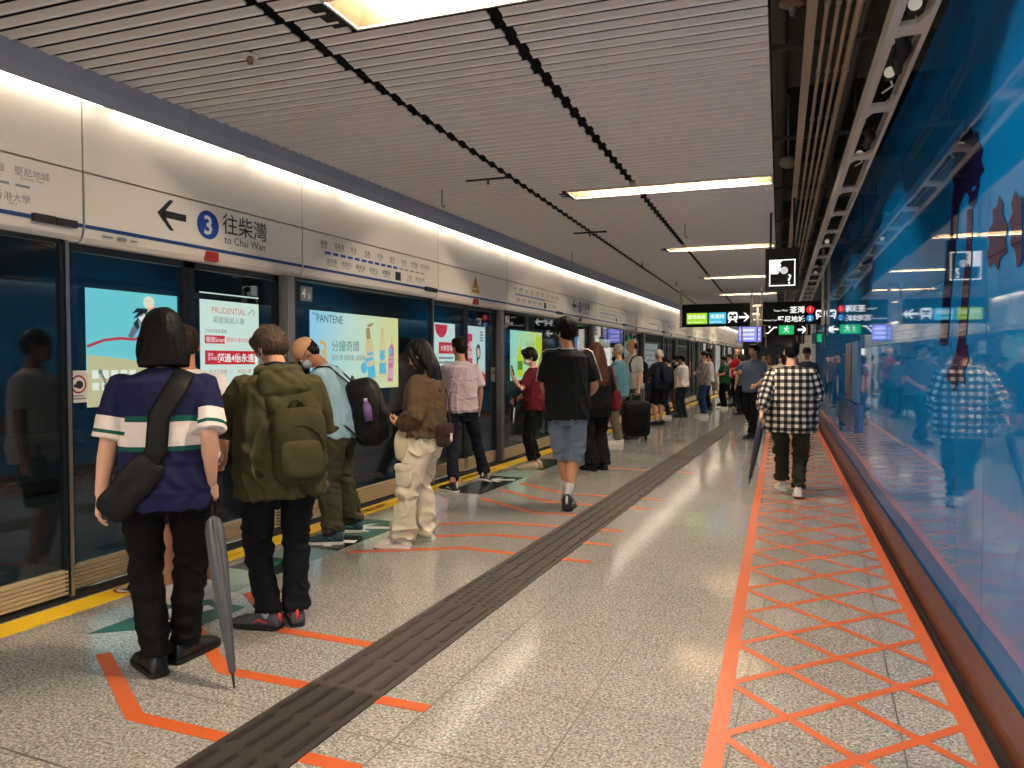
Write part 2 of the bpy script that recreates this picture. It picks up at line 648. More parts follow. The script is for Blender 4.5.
# ---- track side seen through the glass
tunnel = mat('tunnel_wall_dark_blue', srgb(46, 58, 66), rough=0.7, vary=0.12, vscale=1.2)
mb = MB(); mb.box(-8.4, -8.1, YA, YB + 6, -1.3, 4.0)
struct('wall_left', mb, tunnel)
mb = MB(); mb.box(-8.1, -4.36, YA, YB + 6, -1.5, -1.15)
mb.box(-4.5, -4.36, YA, YB + 6, -1.2, -0.12)
struct('floor_track', mb, mat('track_slab_concrete', srgb(58, 60, 62), rough=0.85, vary=0.2, vscale=2))
mb = MB(); mb.box(-8.1, -4.30, YA, YB + 6, 3.3, 3.4)
struct('ceiling_track', mb, black_matte)
rail_m = mat('running_rail_steel', srgb(120, 104, 90), rough=0.35, metal=0.8)
for x, lb in ((-5.35, 'steel running rail nearer the platform, seen through the door glass'), (-6.8, 'steel running rail nearer the track wall, seen through the door glass')):
    mb = MB()
    mb.box(x - .035, x + .035, YA, YB, -1.02, -0.98); mb.box(x - .01, x + .01, YA, YB, -1.12, -1.02); mb.box(x - .07, x + .07, YA, YB, -1.15, -1.12)
    tag(obj('running_rail', mb, rail_m), lb, 'rail')
for z0, z1, mname, lb in ((0.55, 0.63, 'pale', 'upper grey cable duct along the track wall'), (0.0, 0.10, 'dark', 'lower dark cable duct along the track wall')):
    mb = MB(); mb.box(-8.098, -7.95, YA, YB, z0, z1)
    for Y in range(0, 48, 2):
        mb.box(-8.098, -7.93, Y, Y + .05, z0 - .05, z1 + .02)
    tag(obj('cable_duct', mb, mat('duct_' + mname, srgb(60, 66, 70) if mname == 'pale' else srgb(26, 26, 28), rough=0.7)), lb, 'cable duct')
# lamp strip above the light boxes on the track wall
t = thing('track_wall_lamp', 'long thin lamp strip on the track wall just above the light boxes', 'lamp', (-8.05, 4, 2.3))
mb = MB(); mb.box(-8.099, -7.98, YA, YB, 2.36, 2.40); mb.box(-7.99, -7.98, YA, YB, 2.315, 2.36); obj('housing', mb, dark_frame, t)
mb = MB(); mb.box(-8.06, -8.03, YA, YB, 2.345, 2.358); obj('tube', mb, emis('track_lamp_light', (0.9, 0.88, 0.8), 3.2), t)

# ---- screen doors
def frame_panel(mb, x, y0, y1, z0, z1, w, t=0.04):
    mb.box(x - t / 2, x + t / 2, y0, y0 + w, z0, z1)
    mb.box(x - t / 2, x + t / 2, y1 - w, y1, z0, z1)
    mb.box(x - t / 2, x + t / 2, y0, y1, z1 - w, z1)
    mb.box(x - t / 2, x + t / 2, y0, y1, z0, z0 + 0.02)


def kick(mb, x, y0, y1, z0, z1):
    mb.box(x - .015, x + .012, y0, y1, z0, z1)
    n = 6
    for i in range(n):
        a = z0 + (z1 - z0) * (i + .12) / n; b = z0 + (z1 - z0) * (i + .78) / n
        mb.box(x, x + .021, y0 + .004, y1 - .004, a, b)


def door_unit(name, x, y0, y1, label, cat, group, w=0.045, kz=(0.03, 0.185), ztop=2.18):
    t = thing(name, label, cat, (x, (y0 + y1) / 2, 0.0), group, 'thing')
    mb = MB(); frame_panel(mb, x, y0, y1, kz[0], ztop, w); obj('frame', mb, dark_frame, t)
    mb = MB(); mb.box(x - .006, x + .006, y0 + w, y1 - w, kz[1], ztop - w)
    obj('glass_pane', mb, clear_glass, t, label='dark clear glass')
    mb = MB(); kick(mb, x, y0 + .002, y1 - .002, *kz); obj('kick_plate', mb, kick_mat, t, label='ribbed bronze-coloured metal plate')
    return t


ORD = ['first', 'second', 'third', 'fourth', 'fifth', 'sixth', 'seventh', 'eighth', 'ninth', 'tenth']
NB = 9
for k in range(-1, NB):
    s, d = S0 - 0.11 + PER * k, D0 - 0.17 + PER * k
    far = k >= 4
    if k >= 0:
        m_ = (s + d) / 2 - 0.02
        wh = ORD[k]
        lb = 'left sliding glass door leaf of the %s platform doorway from the camera' % wh
        rb = 'right sliding glass door leaf of the %s platform doorway from the camera' % wh
        door_unit('sliding_door', DOOR_X - 0.09, s + .02, m_, lb, 'door', 'sliding platform doors', w=0.05)
        door_unit('sliding_door', DOOR_X - 0.09, m_ + .004, d - .06, rb, 'door', 'sliding platform doors', w=0.05)
        mb = MB(); mb.box(DOOR_X - .05, DOOR_X - .005, s - .012, s + .012, 0.0, 2.18)
        tag(obj('slim_post', mb, steel, loc=(DOOR_X, s, 0)), 'slim steel door post at the near edge of the %s platform doorway' % wh, 'post', 'door posts', 'thing')
        mb = MB(); mb.box(DOOR_X - .10, DOOR_X + .0, d - .06, d + .06, 0.0, 2.18)
        mb.box(DOOR_X + .0, DOOR_X + .008, d - .045, d + .045, 0.02, 2.16)
        tag(obj('broad_post', mb, metal_grey, loc=(DOOR_X, d, 0)), 'broad grey door post at the far edge of the %s platform doorway' % wh, 'post', 'door posts', 'thing')
    a, b_ = d + .07, S0 - 0.11 + PER * (k + 1) - .022
    lb = ('fixed glass screen panel at the near end of the platform wall' if k < 0 else
          'fixed glass screen panel just past the %s platform doorway' % ORD[k])
    if k < 0:
        a = b_ - 2.2
    door_unit('fixed_screen', DOOR_X - 0.03, a, b_, lb, 'glass panel', 'fixed glass screens', w=0.022)

# threshold shadow gap and yellow line
mb = MB(); mb.box(-4.30, -4.17, YA, YB, 0.0, 0.012)
struct('trim_2', mb, mat('dark_threshold', srgb(24, 23, 22), rough=0.6))
YL = thing('yellow_safety_line', 'yellow safety line on the floor along the platform doors', 'floor line', (-4.05, 4, 0))
mb = MB(); mb.box(-4.145, -3.945, YA, YB, 0.0, 0.003); obj('line', mb, yellow, YL)
FL = Fr((0, 0, 0), (0, 1, 0), (-1, 0, 0))           # floor frame: u along the platform, v towards the track
tx = mat('floor_line_ink', srgb(120, 78, 10), rough=0.5)
for k in range(0, 3):
    y = 3.35 + PER / 2 * k
    flat('prohibition_ring', FL, [[(y + p[0], 4.045 + p[1]) for p in q] for q in band([(0.075 * math.cos(a * PI / 12), 0.075 * math.sin(a * PI / 12)) for a in range(25)], 0.018)], lamp_red, YL, 0.005)
    flat('prohibition_disc', FL, [circ(y, 4.045, .062)], white_vinyl, YL, 0.0045)
    flat('hand_mark', FL, [rect(y - .03, 4.02, y + .03, 4.06), rect(y - .03, 4.05, y - .018, 4.09), rect(y - .01, 4.05, y + .002, 4.095), rect(y + .01, 4.05, y + .022, 4.085)], ink, YL, 0.005)
    text('warning_lettering', '\u8acb\u52ff\u9760\u8fd1\u5e55\u9580', 0.10, FL, y + 0.16, 4.01, tx, YL, d=0.005, bold=0.002)
    text('warning_lettering', 'Stand clear of the doors', 0.055, FL, y + 0.85, 4.02, tx, YL, d=0.005)

# ---- tactile strip
TAC = thing('tactile_strip', 'dark ribbed tactile guide strip running along the grey platform floor', 'tactile strip', (-1.92, 4, 0))
mbase, mdark = MB(), MB()
x0, x1 = -2.105, -1.735
mbase.box(x0, x1, 2.68, YB - 4, 0, 0.006); mdark.box(x0, x1, YA, 2.68, 0, 0.006)
bars, bars2, dots = MB(), MB(), MB()


def capsule(mb, cx, cy, w, l, z0=0.006, h=0.006):
    n = 5
    out = [(cx + w * math.cos(PI * i / n), cy + l + w * math.sin(PI * i / n)) for i in range(n + 1)] + \
          [(cx - w * math.cos(PI * i / n), cy - l - w * math.sin(PI * i / n)) for i in range(n + 1)]
    c = np.array((cx, cy))
    mb.rings([[(p[0], p[1], z0) for p in out], [tuple(c + (np.array(p) - c) * np.array((0.72, 0.97))) + (z0 + h,) for p in out]])


Y = YA + 0.15
while Y < 30:
    if 4.02 < Y < 4.62 or 10.9 < Y < 11.5:
        for i in range(6):
            for j in range(5):
                q = circ(x0 + 0.032 + 0.061 * i, Y - .12 + .06 * j, .016, 8)
                dots.rings([[(a, b_, .006) for a, b_ in q], [(x0 + .032 + .061 * i + (a - x0 - .032 - .061 * i) * .7, Y - .12 + .06 * j + (b_ - Y + .12 - .06 * j) * .7, .012) for a, b_ in q]])
    else:
        for i in range(4):
            capsule(bars if Y > 2.6 else bars2, x0 + 0.05 + 0.09 * i, Y, 0.017, 0.115)
    Y += 0.3
obj('base_strip', mbase, rubber, TAC); obj('worn_base_strip', mdark, rubber_dk, TAC, label='darker worn stretch')
obj('guide_ribs', bars, mat('rib_rubber', srgb(58, 50, 45), rough=0.5), TAC); obj('guide_ribs', bars2, mat('rib_rubber_worn', srgb(42, 35, 31), rough=0.45), TAC)
obj('warning_studs', dots, mat('stud_rubber', srgb(50, 43, 39), rough=0.5), TAC)

# ---- orange queue tapes
G = 'orange queue lines'
FT = Fr((0, 0, 0), (1, 0, 0), (0, 1, 0))
TAPES = [
    ([(-3.27, 2.56), (-2.57, 2.15), (-1.5, 2.17)], 'orange queue line nearest the camera, bending by the dark tactile strip'),
    ([(-3.30, 3.12), (-2.57, 2.64), (-1.5, 2.67)], 'orange queue line under the shoes of the person in the striped polo shirt'),
    ([(-3.30, 3.60), (-2.68, 3.16), (-2.1, 3.17)], 'orange queue line under the shoes of the person in the olive jacket'),
    ([(-3.30, 4.66), (-2.56, 5.11), (-1.52, 5.10)], 'orange queue line running under the white shoes of the girl in cargo pants'),
    ([(-3.24, 5.18), (-2.54, 5.60), (-1.52, 5.64)], 'orange queue line just behind the girl in white cargo pants, middle one of three'),
    ([(-3.26, 5.70), (-2.64, 6.05), (-1.55, 6.14)], 'orange queue line farthest behind the girl in white cargo pants'),
    ([(-3.30, 7.04), (-2.57, 6.59), (-2.1, 6.62)], 'orange queue line ending near the black shoes of the man in denim shorts'),
    ([(-3.30, 7.60), (-2.57, 7.14), (-1.52, 7.16)], 'orange queue line just beyond the man in denim shorts'),
    ([(-3.30, 8.12), (-2.60, 7.66), (-1.52, 7.70)], 'orange queue line between the man in denim shorts and the long-haired woman in black'),
    ([(-3.24, 9.30), (-2.56, 9.75), (-1.52, 9.72)], 'orange queue line behind the long-haired woman in black'),
]
for path, lb in TAPES:
    mb = MB()
    for q in band(path, 0.068):
        plate(mb, FT, q, 0.0004, 0.0022)
    c = path[1]
    tag(obj('orange_queue_tape', mb, orange, loc=(c[0], c[1], 0)), lb, 'floor tape', G)

# ---- orange hatched walkway beside the hoarding
t = thing('hatched_floor_marking', 'orange criss-cross hatched walkway taped on the floor beside the blue hoarding', 'floor marking', (0.1, 3, 0))
lx = lambda Y: -0.25 - 0.0485 * Y
rx_ = lambda Y: 0.745 - 0.0465 * Y
mb = MB()
for f, s_ in ((lx, 1), (rx_, -1)):
    mb.add([(f(YA), YA, .0025), (f(YA) + s_ * .07, YA, .0025), (f(24) + s_ * .07, 24, .0025), (f(24), 24, .0025)], [(0, 1, 2, 3) if s_ > 0 else (3, 2, 1, 0)])
pieces('border_tape', mb, orange, t)
mb = MB()
Y = YA
i = 0
base = 2.92 - 12 * 0.49
for k in range(48):
    Y = base + 0.49 * k
    if -2 < Y < 23:
        a = (lx(Y) + .05, Y); w = 0.93
        b_ = (rx_(Y + w) - .05, Y + w)
        for q in band([a, b_], 0.042):
            mb.poly(FT.pts(q, .0018))
        b2 = (rx_(Y - w + 0.02) - .05, Y - w + 0.02)
        for q in band([a, b2], 0.042):
            mb.poly([p for p in reversed(FT.pts(q, .0021))][::-1])
obj('hatch_tape', mb, orange, t)

# ---- platform floor decals in front of the doors
dk_green = mat('dark_green_decal', srgb(28, 92, 84), rough=0.3, vary=0.1)
pale_green = mat('pale_green_decal', srgb(150, 172, 160), rough=0.25, vary=0.08)
blk_decal = mat('black_decal', srgb(22, 26, 26), rough=0.25)
pale_blue = mat('pale_blue_decal', srgb(120, 140, 146), rough=0.25)
DG = 'floor decals by the doors'
DEC = [
    ([(2.70, 3.62), (3.20, 3.62), (3.20, 3.40), (2.94, 3.30), (3.20, 3.20), (3.3, 3.62)], None, None, None),
    (3.40, 3.98, pale_green, None, 'pale green floor decal beside the bare-legged person in white'),
    (3.98, 4.32, blk_decal, 'G', 'black floor decal with a green arrow between the legs of the person in olive jacket'),
    (4.32, 4.66, pale_blue, None, 'pale blue-grey floor decal left of the teal shoes'),
    (4.66, 5.12, blk_decal, 'W', 'black floor decal with white arrow under the teal shoes'),
    (5.12, 5.72, dk_green, 'W', 'green floor decal with white arrow in front of the girl in cargo pants'),
    (7.25, 7.95, blk_decal, None, 'black floor decal by the shoes of the man in the lavender shirt'),
    (7.95, 8.50, blk_decal, 'W', 'black floor decal with white arrow right of the lavender-shirted man'),
    (8.50, 9.15, pale_green, None, 'pale green floor decal in front of the person in maroon'),
    (9.15, 10.3, blk_decal, None, 'black floor decal under the beige shoes of the person in maroon'),
]
for e in DEC[1:]:
    y0, y1, m_, ar, lb = e
    t = thing('floor_decal', lb, 'floor decal', (-3.62, (y0 + y1) / 2, 0), DG)
    mb = MB(); plate(mb, FT, rect(-3.83, y0, -3.40, y1), 0.0, 0.002); obj('backing', mb, m_, t)
    if ar:
        flat('arrow_mark', FT, arrow(-3.6, (y0 + y1) / 2, 0.36, 200 if ar == 'W' else 90, 0.24), white_vinyl if ar == 'W' else mat('green_arrow', srgb(30, 128, 96), rough=.3), t, 0.003)
t = thing('floor_decal', 'green pointed floor decal with white arrow behind the black-trousered person in the striped polo', 'floor decal', (-3.45, 3.0, 0), DG)
mb = MB(); plate(mb, FT, [(-3.58, 2.72), (-3.12, 3.06), (-3.12, 3.38), (-3.58, 3.38)], 0.0, 0.002); obj('backing', mb, dk_green, t)
flat('arrow_mark', FT, arrow(-3.36, 3.14, 0.34, 250, 0.26), white_vinyl, t, 0.003)

# ---- header above the doors
def header_profile(x):
    # x = face; from top z 2.61 down to 2.17, lower lip rolled inwards
    pr = [(x, 2.605), (x, 2.30), (x - 0.004, 2.26), (x - 0.018, 2.215), (x - 0.045, 2.185), (x - 0.085, 2.172), (x - 0.16, 2.172), (x - 0.16, 2.605)]
    return pr


HF = lambda y: Fr((DOOR_X, y, 0), (0, 1, 0), (0, 0, 1))     # normal +x (towards platform), u = along +y
assert HF(0).n[0] > 0
STN = [('\u67f4\u7063', 'Chai Wan'), ('\u674f\u82b1\u90a8', 'Heng Fa Chuen'), ('\u7b72\u7b95\u7063', 'Shau Kei Wan'), ('\u897f\u7063\u6cb3', 'Sai Wan Ho'), ('\u592a\u53e4', 'Tai Koo'),
       ('\u9c02\u9b5a\u6d8c', 'Quarry Bay'), ('\u5317\u89d2', 'North Point'), ('\u70ae\u53f0\u5c71', 'Fortress Hill'), ('\u5929\u540e', 'Tin Hau'), ('\u9285\u947c\u7063', 'Causeway Bay'),
       ('\u7063\u4ed4', 'Wan Chai'), ('\u91d1\u9418', 'Admiralty'), ('\u4e2d\u74b0', 'Central'), ('\u4e0a\u74b0', 'Sheung Wan'), ('\u897f\u71df\u76e4', 'Sai Ying Pun'), ('\u9999\u6e2f\u5927\u5b78', 'HKU'), ('\u5805\u5c3c\u5730\u57ce', 'Kennedy Town')]
blue_line = mat('route_blue', srgb(24, 72, 170), rough=0.4)
grey_line = mat('route_grey', srgb(150, 146, 142), rough=0.4)


def header(y0, y1, kind, k):
    names = {'map': 'cream header panel with a small blue route map above the fixed glass',
             'sign': 'cream header panel with arrow, blue number disc and lettering above a doorway',
             'warn': 'cream header panel with a yellow warning triangle above a doorway',
             'plain': 'plain cream header panel'}
    wh = 'near end of the platform' if k < 0 else '%s doorway' % ORD[k]
    if kind == 'map':
        lb = 'cream header panel with route map, ' + ('cut by the left edge of the picture' if k < 0 else 'just past the %s platform doorway' % ORD[k])
    elif kind == 'sign':
        lb = 'cream header panel with arrow and blue number 3 disc over the %s platform doorway' % ORD[k]
    else:
        lb = 'cream header panel with yellow warning triangle over the %s platform doorway' % ORD[k]
    t = thing('header_panel', lb, 'panel', (DOOR_X, (y0 + y1) / 2, 2.17), 'header panels over the platform doors')
    g = 0.008
    pr = header_profile(DOOR_X)
    mb = MB(); mb.rings([[(x, y0 + g, z) for x, z in pr], [(x, y1 - g, z) for x, z in pr]])
    obj('panel', mb, cream, t)
    f = HF(y0); Lh = y1 - y0
    flat('blue_stripe', f, [rect(g, 2.268, Lh - g, 2.292)], blue_vinyl, t, 0.0012)
    if kind == 'map':
        n = len(STN)
        u0, u1 = 0.30, Lh - 0.32
        cur = 12 if Lh > 2 else 12
        st = (u1 - u0) / (n - 1)
        zc = 2.442
        flat('route_line', f, [rect(u0, zc - .012, u0 + st * 11, zc + .012)], blue_line, t, 0.002)
        flat('route_line', f, [rect(u0 + st * 11, zc - .007, u1, zc + .007)], grey_line, t, 0.002)
        flat('station_dots', f, [circ(u0 + st * i, zc, .018, 12) for i in range(n)], white_vinyl, t, 0.0025)
        if k < 3:
            for i, (c, e) in enumerate(STN):
                up = i % 2 == 0
                m_ = ink if i < 12 else ink_grey
                v = zc + 0.062 if up else zc - 0.092
                text('station_lettering', c, 0.052, f, u0 + st * i, v, m_, t, 'CENTER', d=0.002)
                text('station_lettering', e, 0.022, f, u0 + st * i, v - 0.024, m_, t, 'CENTER', d=0.002)
        flat('interchange_box', f, [rect(u0 + st * 11 - .055, zc - .13, u0 + st * 11 + .055, zc - .04)], ink, t, 0.0015)
    elif kind == 'sign':
        flat('arrow_mark', f, arrow(0.67, 2.465, 0.25, 180, 0.2), ink, t, 0.002)
        flat('number_disc', f, [circ(1.00, 2.455, .105, 36)], blue_line, t, 0.002)
        text('number', '3', 0.19, f, 1.0, 2.388, white_vinyl, t, 'CENTER', d=0.003, bold=0.004)
        text('destination_lettering', '\u5f80\u67f4\u7063', 0.165, f, 1.14, 2.432, ink, t, 'LEFT', d=0.002, bold=0.0009)
        text('destination_lettering', 'to Chai Wan', 0.085, f, 1.16, 2.345, ink, t, 'LEFT', d=0.002)
        flat('small_print', f, [rect(0.12, 2.235, 0.20, 2.243), rect(0.23, 2.228, 0.30, 2.248), rect(0.33, 2.235, 0.38, 2.243)], ink_grey, t, 0.0045)
    elif kind == 'warn':
        flat('warning_triangle', f, [[(0.92, 2.40), (1.12, 2.40), (1.02, 2.56)]], mat('warning_yellow', srgb(214, 150, 40), rough=.4), t, 0.002)
        flat('warning_mark', f, [rect(1.01, 2.45, 1.03, 2.52), rect(1.01, 2.42, 1.03, 2.44)], ink, t, 0.003)
        flat('warning_caption', f, [rect(0.90, 2.34, 1.14, 2.385)], mat('warning_yellow', srgb(214, 150, 40), rough=.4), t, 0.002)
    if kind != 'map':
        mb = MB(); mb.box(DOOR_X - .02, DOOR_X + .012, y0 + 0.98, y0 + 1.09, 2.192, 2.262)
        o = obj('door_indicator', mb, lamp_red, t, label='small red indicator lamp')
    else:
        mb = MB(); mb.box(DOOR_X, DOOR_X + .03, y1 - .33, y1 - .20, 2.255, 2.30); mb.box(DOOR_X, DOOR_X + .026, y1 - .19, y1 - .06, 2.255, 2.298)
        obj('sensor', mb, mat('sensor_black', srgb(30, 32, 34), rough=.5), t, label='small black sensor')
    return t


for k in range(-1, NB):
    s, d, s2 = S0 + PER * k, D0 + PER * k, S0 + PER * (k + 1)
    if k >= 0:
        header(s, d, 'sign' if k % 2 == 0 else 'warn', k)
    header(d, s2, 'map', k)
    for a, b_, kk in (((s, d, 0), (d, s2, 1)) if k >= 0 else ((d, s2, 1),)):
        mb = MB(); mb.box(DOOR_X - .16, DOOR_X - .002, a + .006, b_ - .006, 2.618, 3.07)
        o = obj('upper_panel', mb, cream, loc=(DOOR_X, (a + b_) / 2, 2.6))
        tag(o, 'plain cream upper panel washed by the strip light above the door header', 'panel', 'plain upper panels')
mb = MB(); mb.box(DOOR_X - .25, DOOR_X - .165, YA, YB, 2.17, 3.31)
struct('trim_3', mb, black_matte)

# cove light and fascia
t = thing('cove_light', 'long bright strip light running along the top of the door header', 'strip light', (-4.1, 4, 3.0))
mb = MB()
for k in range(40):
    y = -1.5 + 1.22 * k
    mb.limb([(-4.125, y, 3.03), (-4.125, y + 1.13, 3.03)], .016, 8)
pieces('tube', mb, emis('cove_tube_light', (1.0, 0.87, 0.68), COVE_POWER), t, label='glowing warm white tube')
mb = MB(); mb.box(-4.19, -4.05, YA, YB, 3.06, 3.075); obj('tray', mb, fascia_mat, t)
mb = MB()
pr = [(-4.048, 2.995), (-4.03, 2.99), (-4.02, 3.0), (-3.99, 3.06), (-3.97, 3.16), (-3.985, 3.16), (-4.01, 3.06), (-4.035, 3.01)]
yy = YA
while yy < YB:
    mb.rings([[(x, yy + .004, z) for x, z in pr], [(x, min(YB, yy + 2.28) - .004, z) for x, z in pr]])
    yy += 2.28
struct('trim_4', mb, fascia_mat)

# ---- slatted ceiling: three bands with dark open joints between
mb = MB()
pitch = 0.106
cd = np.array((1.0, 0.05)); cd = cd / np.linalg.norm(cd)


def slat_rings(xa, ya, xb, yb):
    # section of one blade (offset along the platform, height)
    sec = [(-.030, .010), (-.035, .006), (-.031, .002), (.020, .0), (.024, -.007), (.032, -.006), (.033, .002), (.028, .010)]
    r = []
    for x, y in ((xa, ya), (xb, yb)):
        r.append([(x - o * cd[1], y + o * cd[0], CEIL_Z + h) for o, h in sec])
    return r


ja = lambda Y: cxr(Y, -2.36) - .0
jb = lambda Y: cxr(Y, -1.34)
je = lambda Y: cxr(Y, -0.075)
LIGHTS = [(3.13, -2.04, -.25), (7.33, -2.02, -.25), (11.45, -1.62, -.25), (15.55, -1.46, -.25), (19.6, -1.45, -.25), (23.7, -1.45, -.25), (27.8, -1.45, -.25), (31.9, -1.45, -.25), (-0.7, -2.02, -.25)]  # last one is an unseen repeat behind the camera, added for more light


def clear_of_lights(Y):
    return all(abs(Y - L[0]) > 0.175 for L in LIGHTS)


n = 0
Y = -2.6
while Y < 34:
    st = 0.012 if n % 2 else -0.006
    def yat(x):
        return Y + (x + 2.0) * 0.05
    a = -3.975
    segs = [(a, ja(Y) - .034 - st), (ja(Y) + .034 - st, jb(Y) - .034 - st), (jb(Y) + .034 - st, je(Y))]
    for xa, xb in segs:
        cuts = [(xa, xb)]
        for (ly, l0, l1) in LIGHTS:
            if abs(Y - ly) < 0.20:
                q0, q1 = cxr(ly, l0) - .06, cxr(ly, l1) + 0.3
                new = []
                for c0, c1 in cuts:
                    if q0 > c0:
                        new.append((c0, min(c1, q0)))
                    if q1 < c1:
                        new.append((max(c0, q1), c1))
                cuts = [c for c in new if c[1] - c[0] > .03]
        for c0, c1 in cuts:
            mb.rings(slat_rings(c0, yat(c0), c1, yat(c1)))
    Y += pitch; n += 1
# far stretch of the same ceiling, beyond the range where single blades can be seen
mb.add([(-3.975, 34, CEIL_Z), (je(34), 34, CEIL_Z), (je(YB), YB, CEIL_Z), (-3.975, YB, CEIL_Z), (-3.975, 34, CEIL_Z + .05), (je(34), 34, CEIL_Z + .05), (je(YB), YB, CEIL_Z + .05), (-3.975, YB, CEIL_Z + .05)],
       [(3, 2, 1, 0), (4, 5, 6, 7), (0, 1, 5, 4), (1, 2, 6, 5), (2, 3, 7, 6), (3, 0, 4, 7)])
struct('ceiling', mb, slat_mat, smooth=False)
mb = MB(); mb.box(-4.4, 3.0, YA, YB, 4.3, 4.45); mb.box(-4.5, -0.1, YA, 2, 3.30, 3.32); mb.box(-4.5, -4.42, YA, YB, 3.15, 3.32)
mb.box(-4.5, -1.2, 2, YB, 3.30, 3.32)
struct('ceiling_void', mb, mat('void_black', srgb(22, 21, 20), rough=.9))
mb = MB()
for Y in (1.5, 6.4, 11.5, 16.5, 21.5, 27):
    mb.box(-0.6, 3.0, Y, Y + .9, 3.95, 4.3)
struct('beam_1', mb, mat('dusty_concrete', srgb(96, 88, 74), rough=.9, vary=.2, vscale=4))
mb = MB(); mb.box(hx(YA, .5), 3.0, YA, 27, 3.0, 4.3)
mb = MB(); mb.box(1.6, 1.7, YA, 27, 0, 4.3)
struct('wall_right_behind', mb, black_matte)
mb = MB(); mb.box(-4.4, 3, YB - 3, YB - 2.8, 0, 3.4)
struct('wall_back', mb, mat('far_wall', srgb(44, 48, 54), rough=.6))

# ceiling luminaires
warm = mat('white_trough_reflector', srgb(96, 84, 64), rough=0.45)
tube_m = emis('fluorescent_tube', (1.0, 0.83, 0.63), TUBE_POWER)
for i, (ly, l0, l1) in enumerate(LIGHTS):
    xa, xb = cxr(ly, l0), cxr(ly, l1) + (0.16)
    lb = ('long recessed ceiling light %s' % ['cut by the top edge of the picture', 'in front of the hanging question-mark sign, second from the camera', 'third from the camera', 'fourth from the camera', 'fifth from the camera',
                                              'sixth from the camera', 'seventh from the camera', 'eighth from the camera', 'added unseen overhead behind the camera for more light'][i])
    c = np.array(((xa + xb) / 2, ly + ((xa + xb) / 2 + 2) * .05 * 0, CEIL_Z))
    t = thing('ceiling_light', lb, 'ceiling light', tuple(c), 'recessed ceiling lights')
    L = (xb - xa) / 2
    ux = np.array((cd[0], cd[1], 0)); uy = np.array((-cd[1], cd[0], 0)); uz = np.array((0, 0, 1))
    P = lambda a, b_, z: c + ux * a + uy * b_ + uz * z
    hw, tw, h = 0.150, 0.075, 0.13
    mb = MB()
    outer = [P(-L, -hw, 0.0), P(L, -hw, 0.0), P(L, hw, 0.0), P(-L, hw, 0.0)]
    inner = [P(-L + .10, -tw, h), P(L - .10, -tw, h), P(L - .10, tw, h), P(-L + .10, tw, h)]
    mb.add(outer + inner, [(0, 4, 5, 1), (1, 5, 6, 2), (2, 6, 7, 3), (3, 7, 4, 0), (4, 7, 6, 5)])
    obj('reflector', mb, warm, t)
    mb = MB()
    for sg in (-1, 1):
        mb.obox(P(0, sg * (hw + .008), .02), ux * (L + .016), uy * .008, uz * .028)
        mb.obox(P(sg * (L + .008), 0, .02), ux * .008, uy * hw, uz * .028)
    obj('frame', mb, mat('light_frame', srgb(200, 190, 172), rough=.4), t)
    mb = MB()
    for q in (-1, 1):
        mb.limb([P(q * (L - .12), 0, .085), P(q * .015, 0, .085)], .018, 10)
    pieces('tube', mb, tube_m, t, label='glowing fluorescent tube')
    mb = MB(); mb.obox(P(-L - .07, 0, .03), ux * .05, uy * (hw - .03), uz * .03); obj('end_plate', mb, black_matte, t)
# ================================================================== light boxes across the track
PX = -8.0


def poster_c(name, rgb, k=1.0):
    return emis('poster_' + name, srgb(*rgb), POSTER_POWER * k)


def poster(y0, y1, z0, z1, label, base):
    t = thing('light_box_poster', label, 'poster', (PX, (y0 + y1) / 2, z0), 'light boxes across the track')
    mb = MB(); mb.box(PX - .1, PX - .012, y0 - .03, y1 + .03, z0 - .03, z1 + .03); obj('box_frame', mb, dark_frame, t)
    mb = MB(); mb.box(PX - .03, PX - .002, y0, y1, z0, z1); obj('lit_panel', mb, base, t)
    return t, Fr((PX, y0, z0), (0, 1, 0), (0, 0, 1)), y1 - y0, z1 - z0


def grad_emis(name, c0, c1, axis, lo, hi, k=1.0, mid=None):
    m, nt, b = _new(name)
    tc = nt.nodes.new('ShaderNodeTexCoord'); sp = nt.nodes.new('ShaderNodeSeparateXYZ')
    nt.links.new(tc.outputs['Object'], sp.inputs[0])
    mr = nt.nodes.new('ShaderNodeMapRange'); mr.inputs[1].default_value = lo; mr.inputs[2].default_value = hi
    nt.links.new(sp.outputs[axis], mr.inputs[0])
    r = nt.nodes.new('ShaderNodeValToRGB')
    r.color_ramp.elements[0].color = srgb(*c0) + (1,); r.color_ramp.elements[1].color = srgb(*c1) + (1,)
    if mid:
        e = r.color_ramp.elements.new(mid[0]); e.color = srgb(*mid[1]) + (1,)
    nt.links.new(mr.outputs[0], r.inputs[0])
    nt.links.new(r.outputs[0], b.inputs['Emission Color'])
    b.inputs['Emission Strength'].default_value = POSTER_POWER * k
    b.inputs['Base Color'].default_value = (0.05, 0.05, 0.05, 1)
    return m


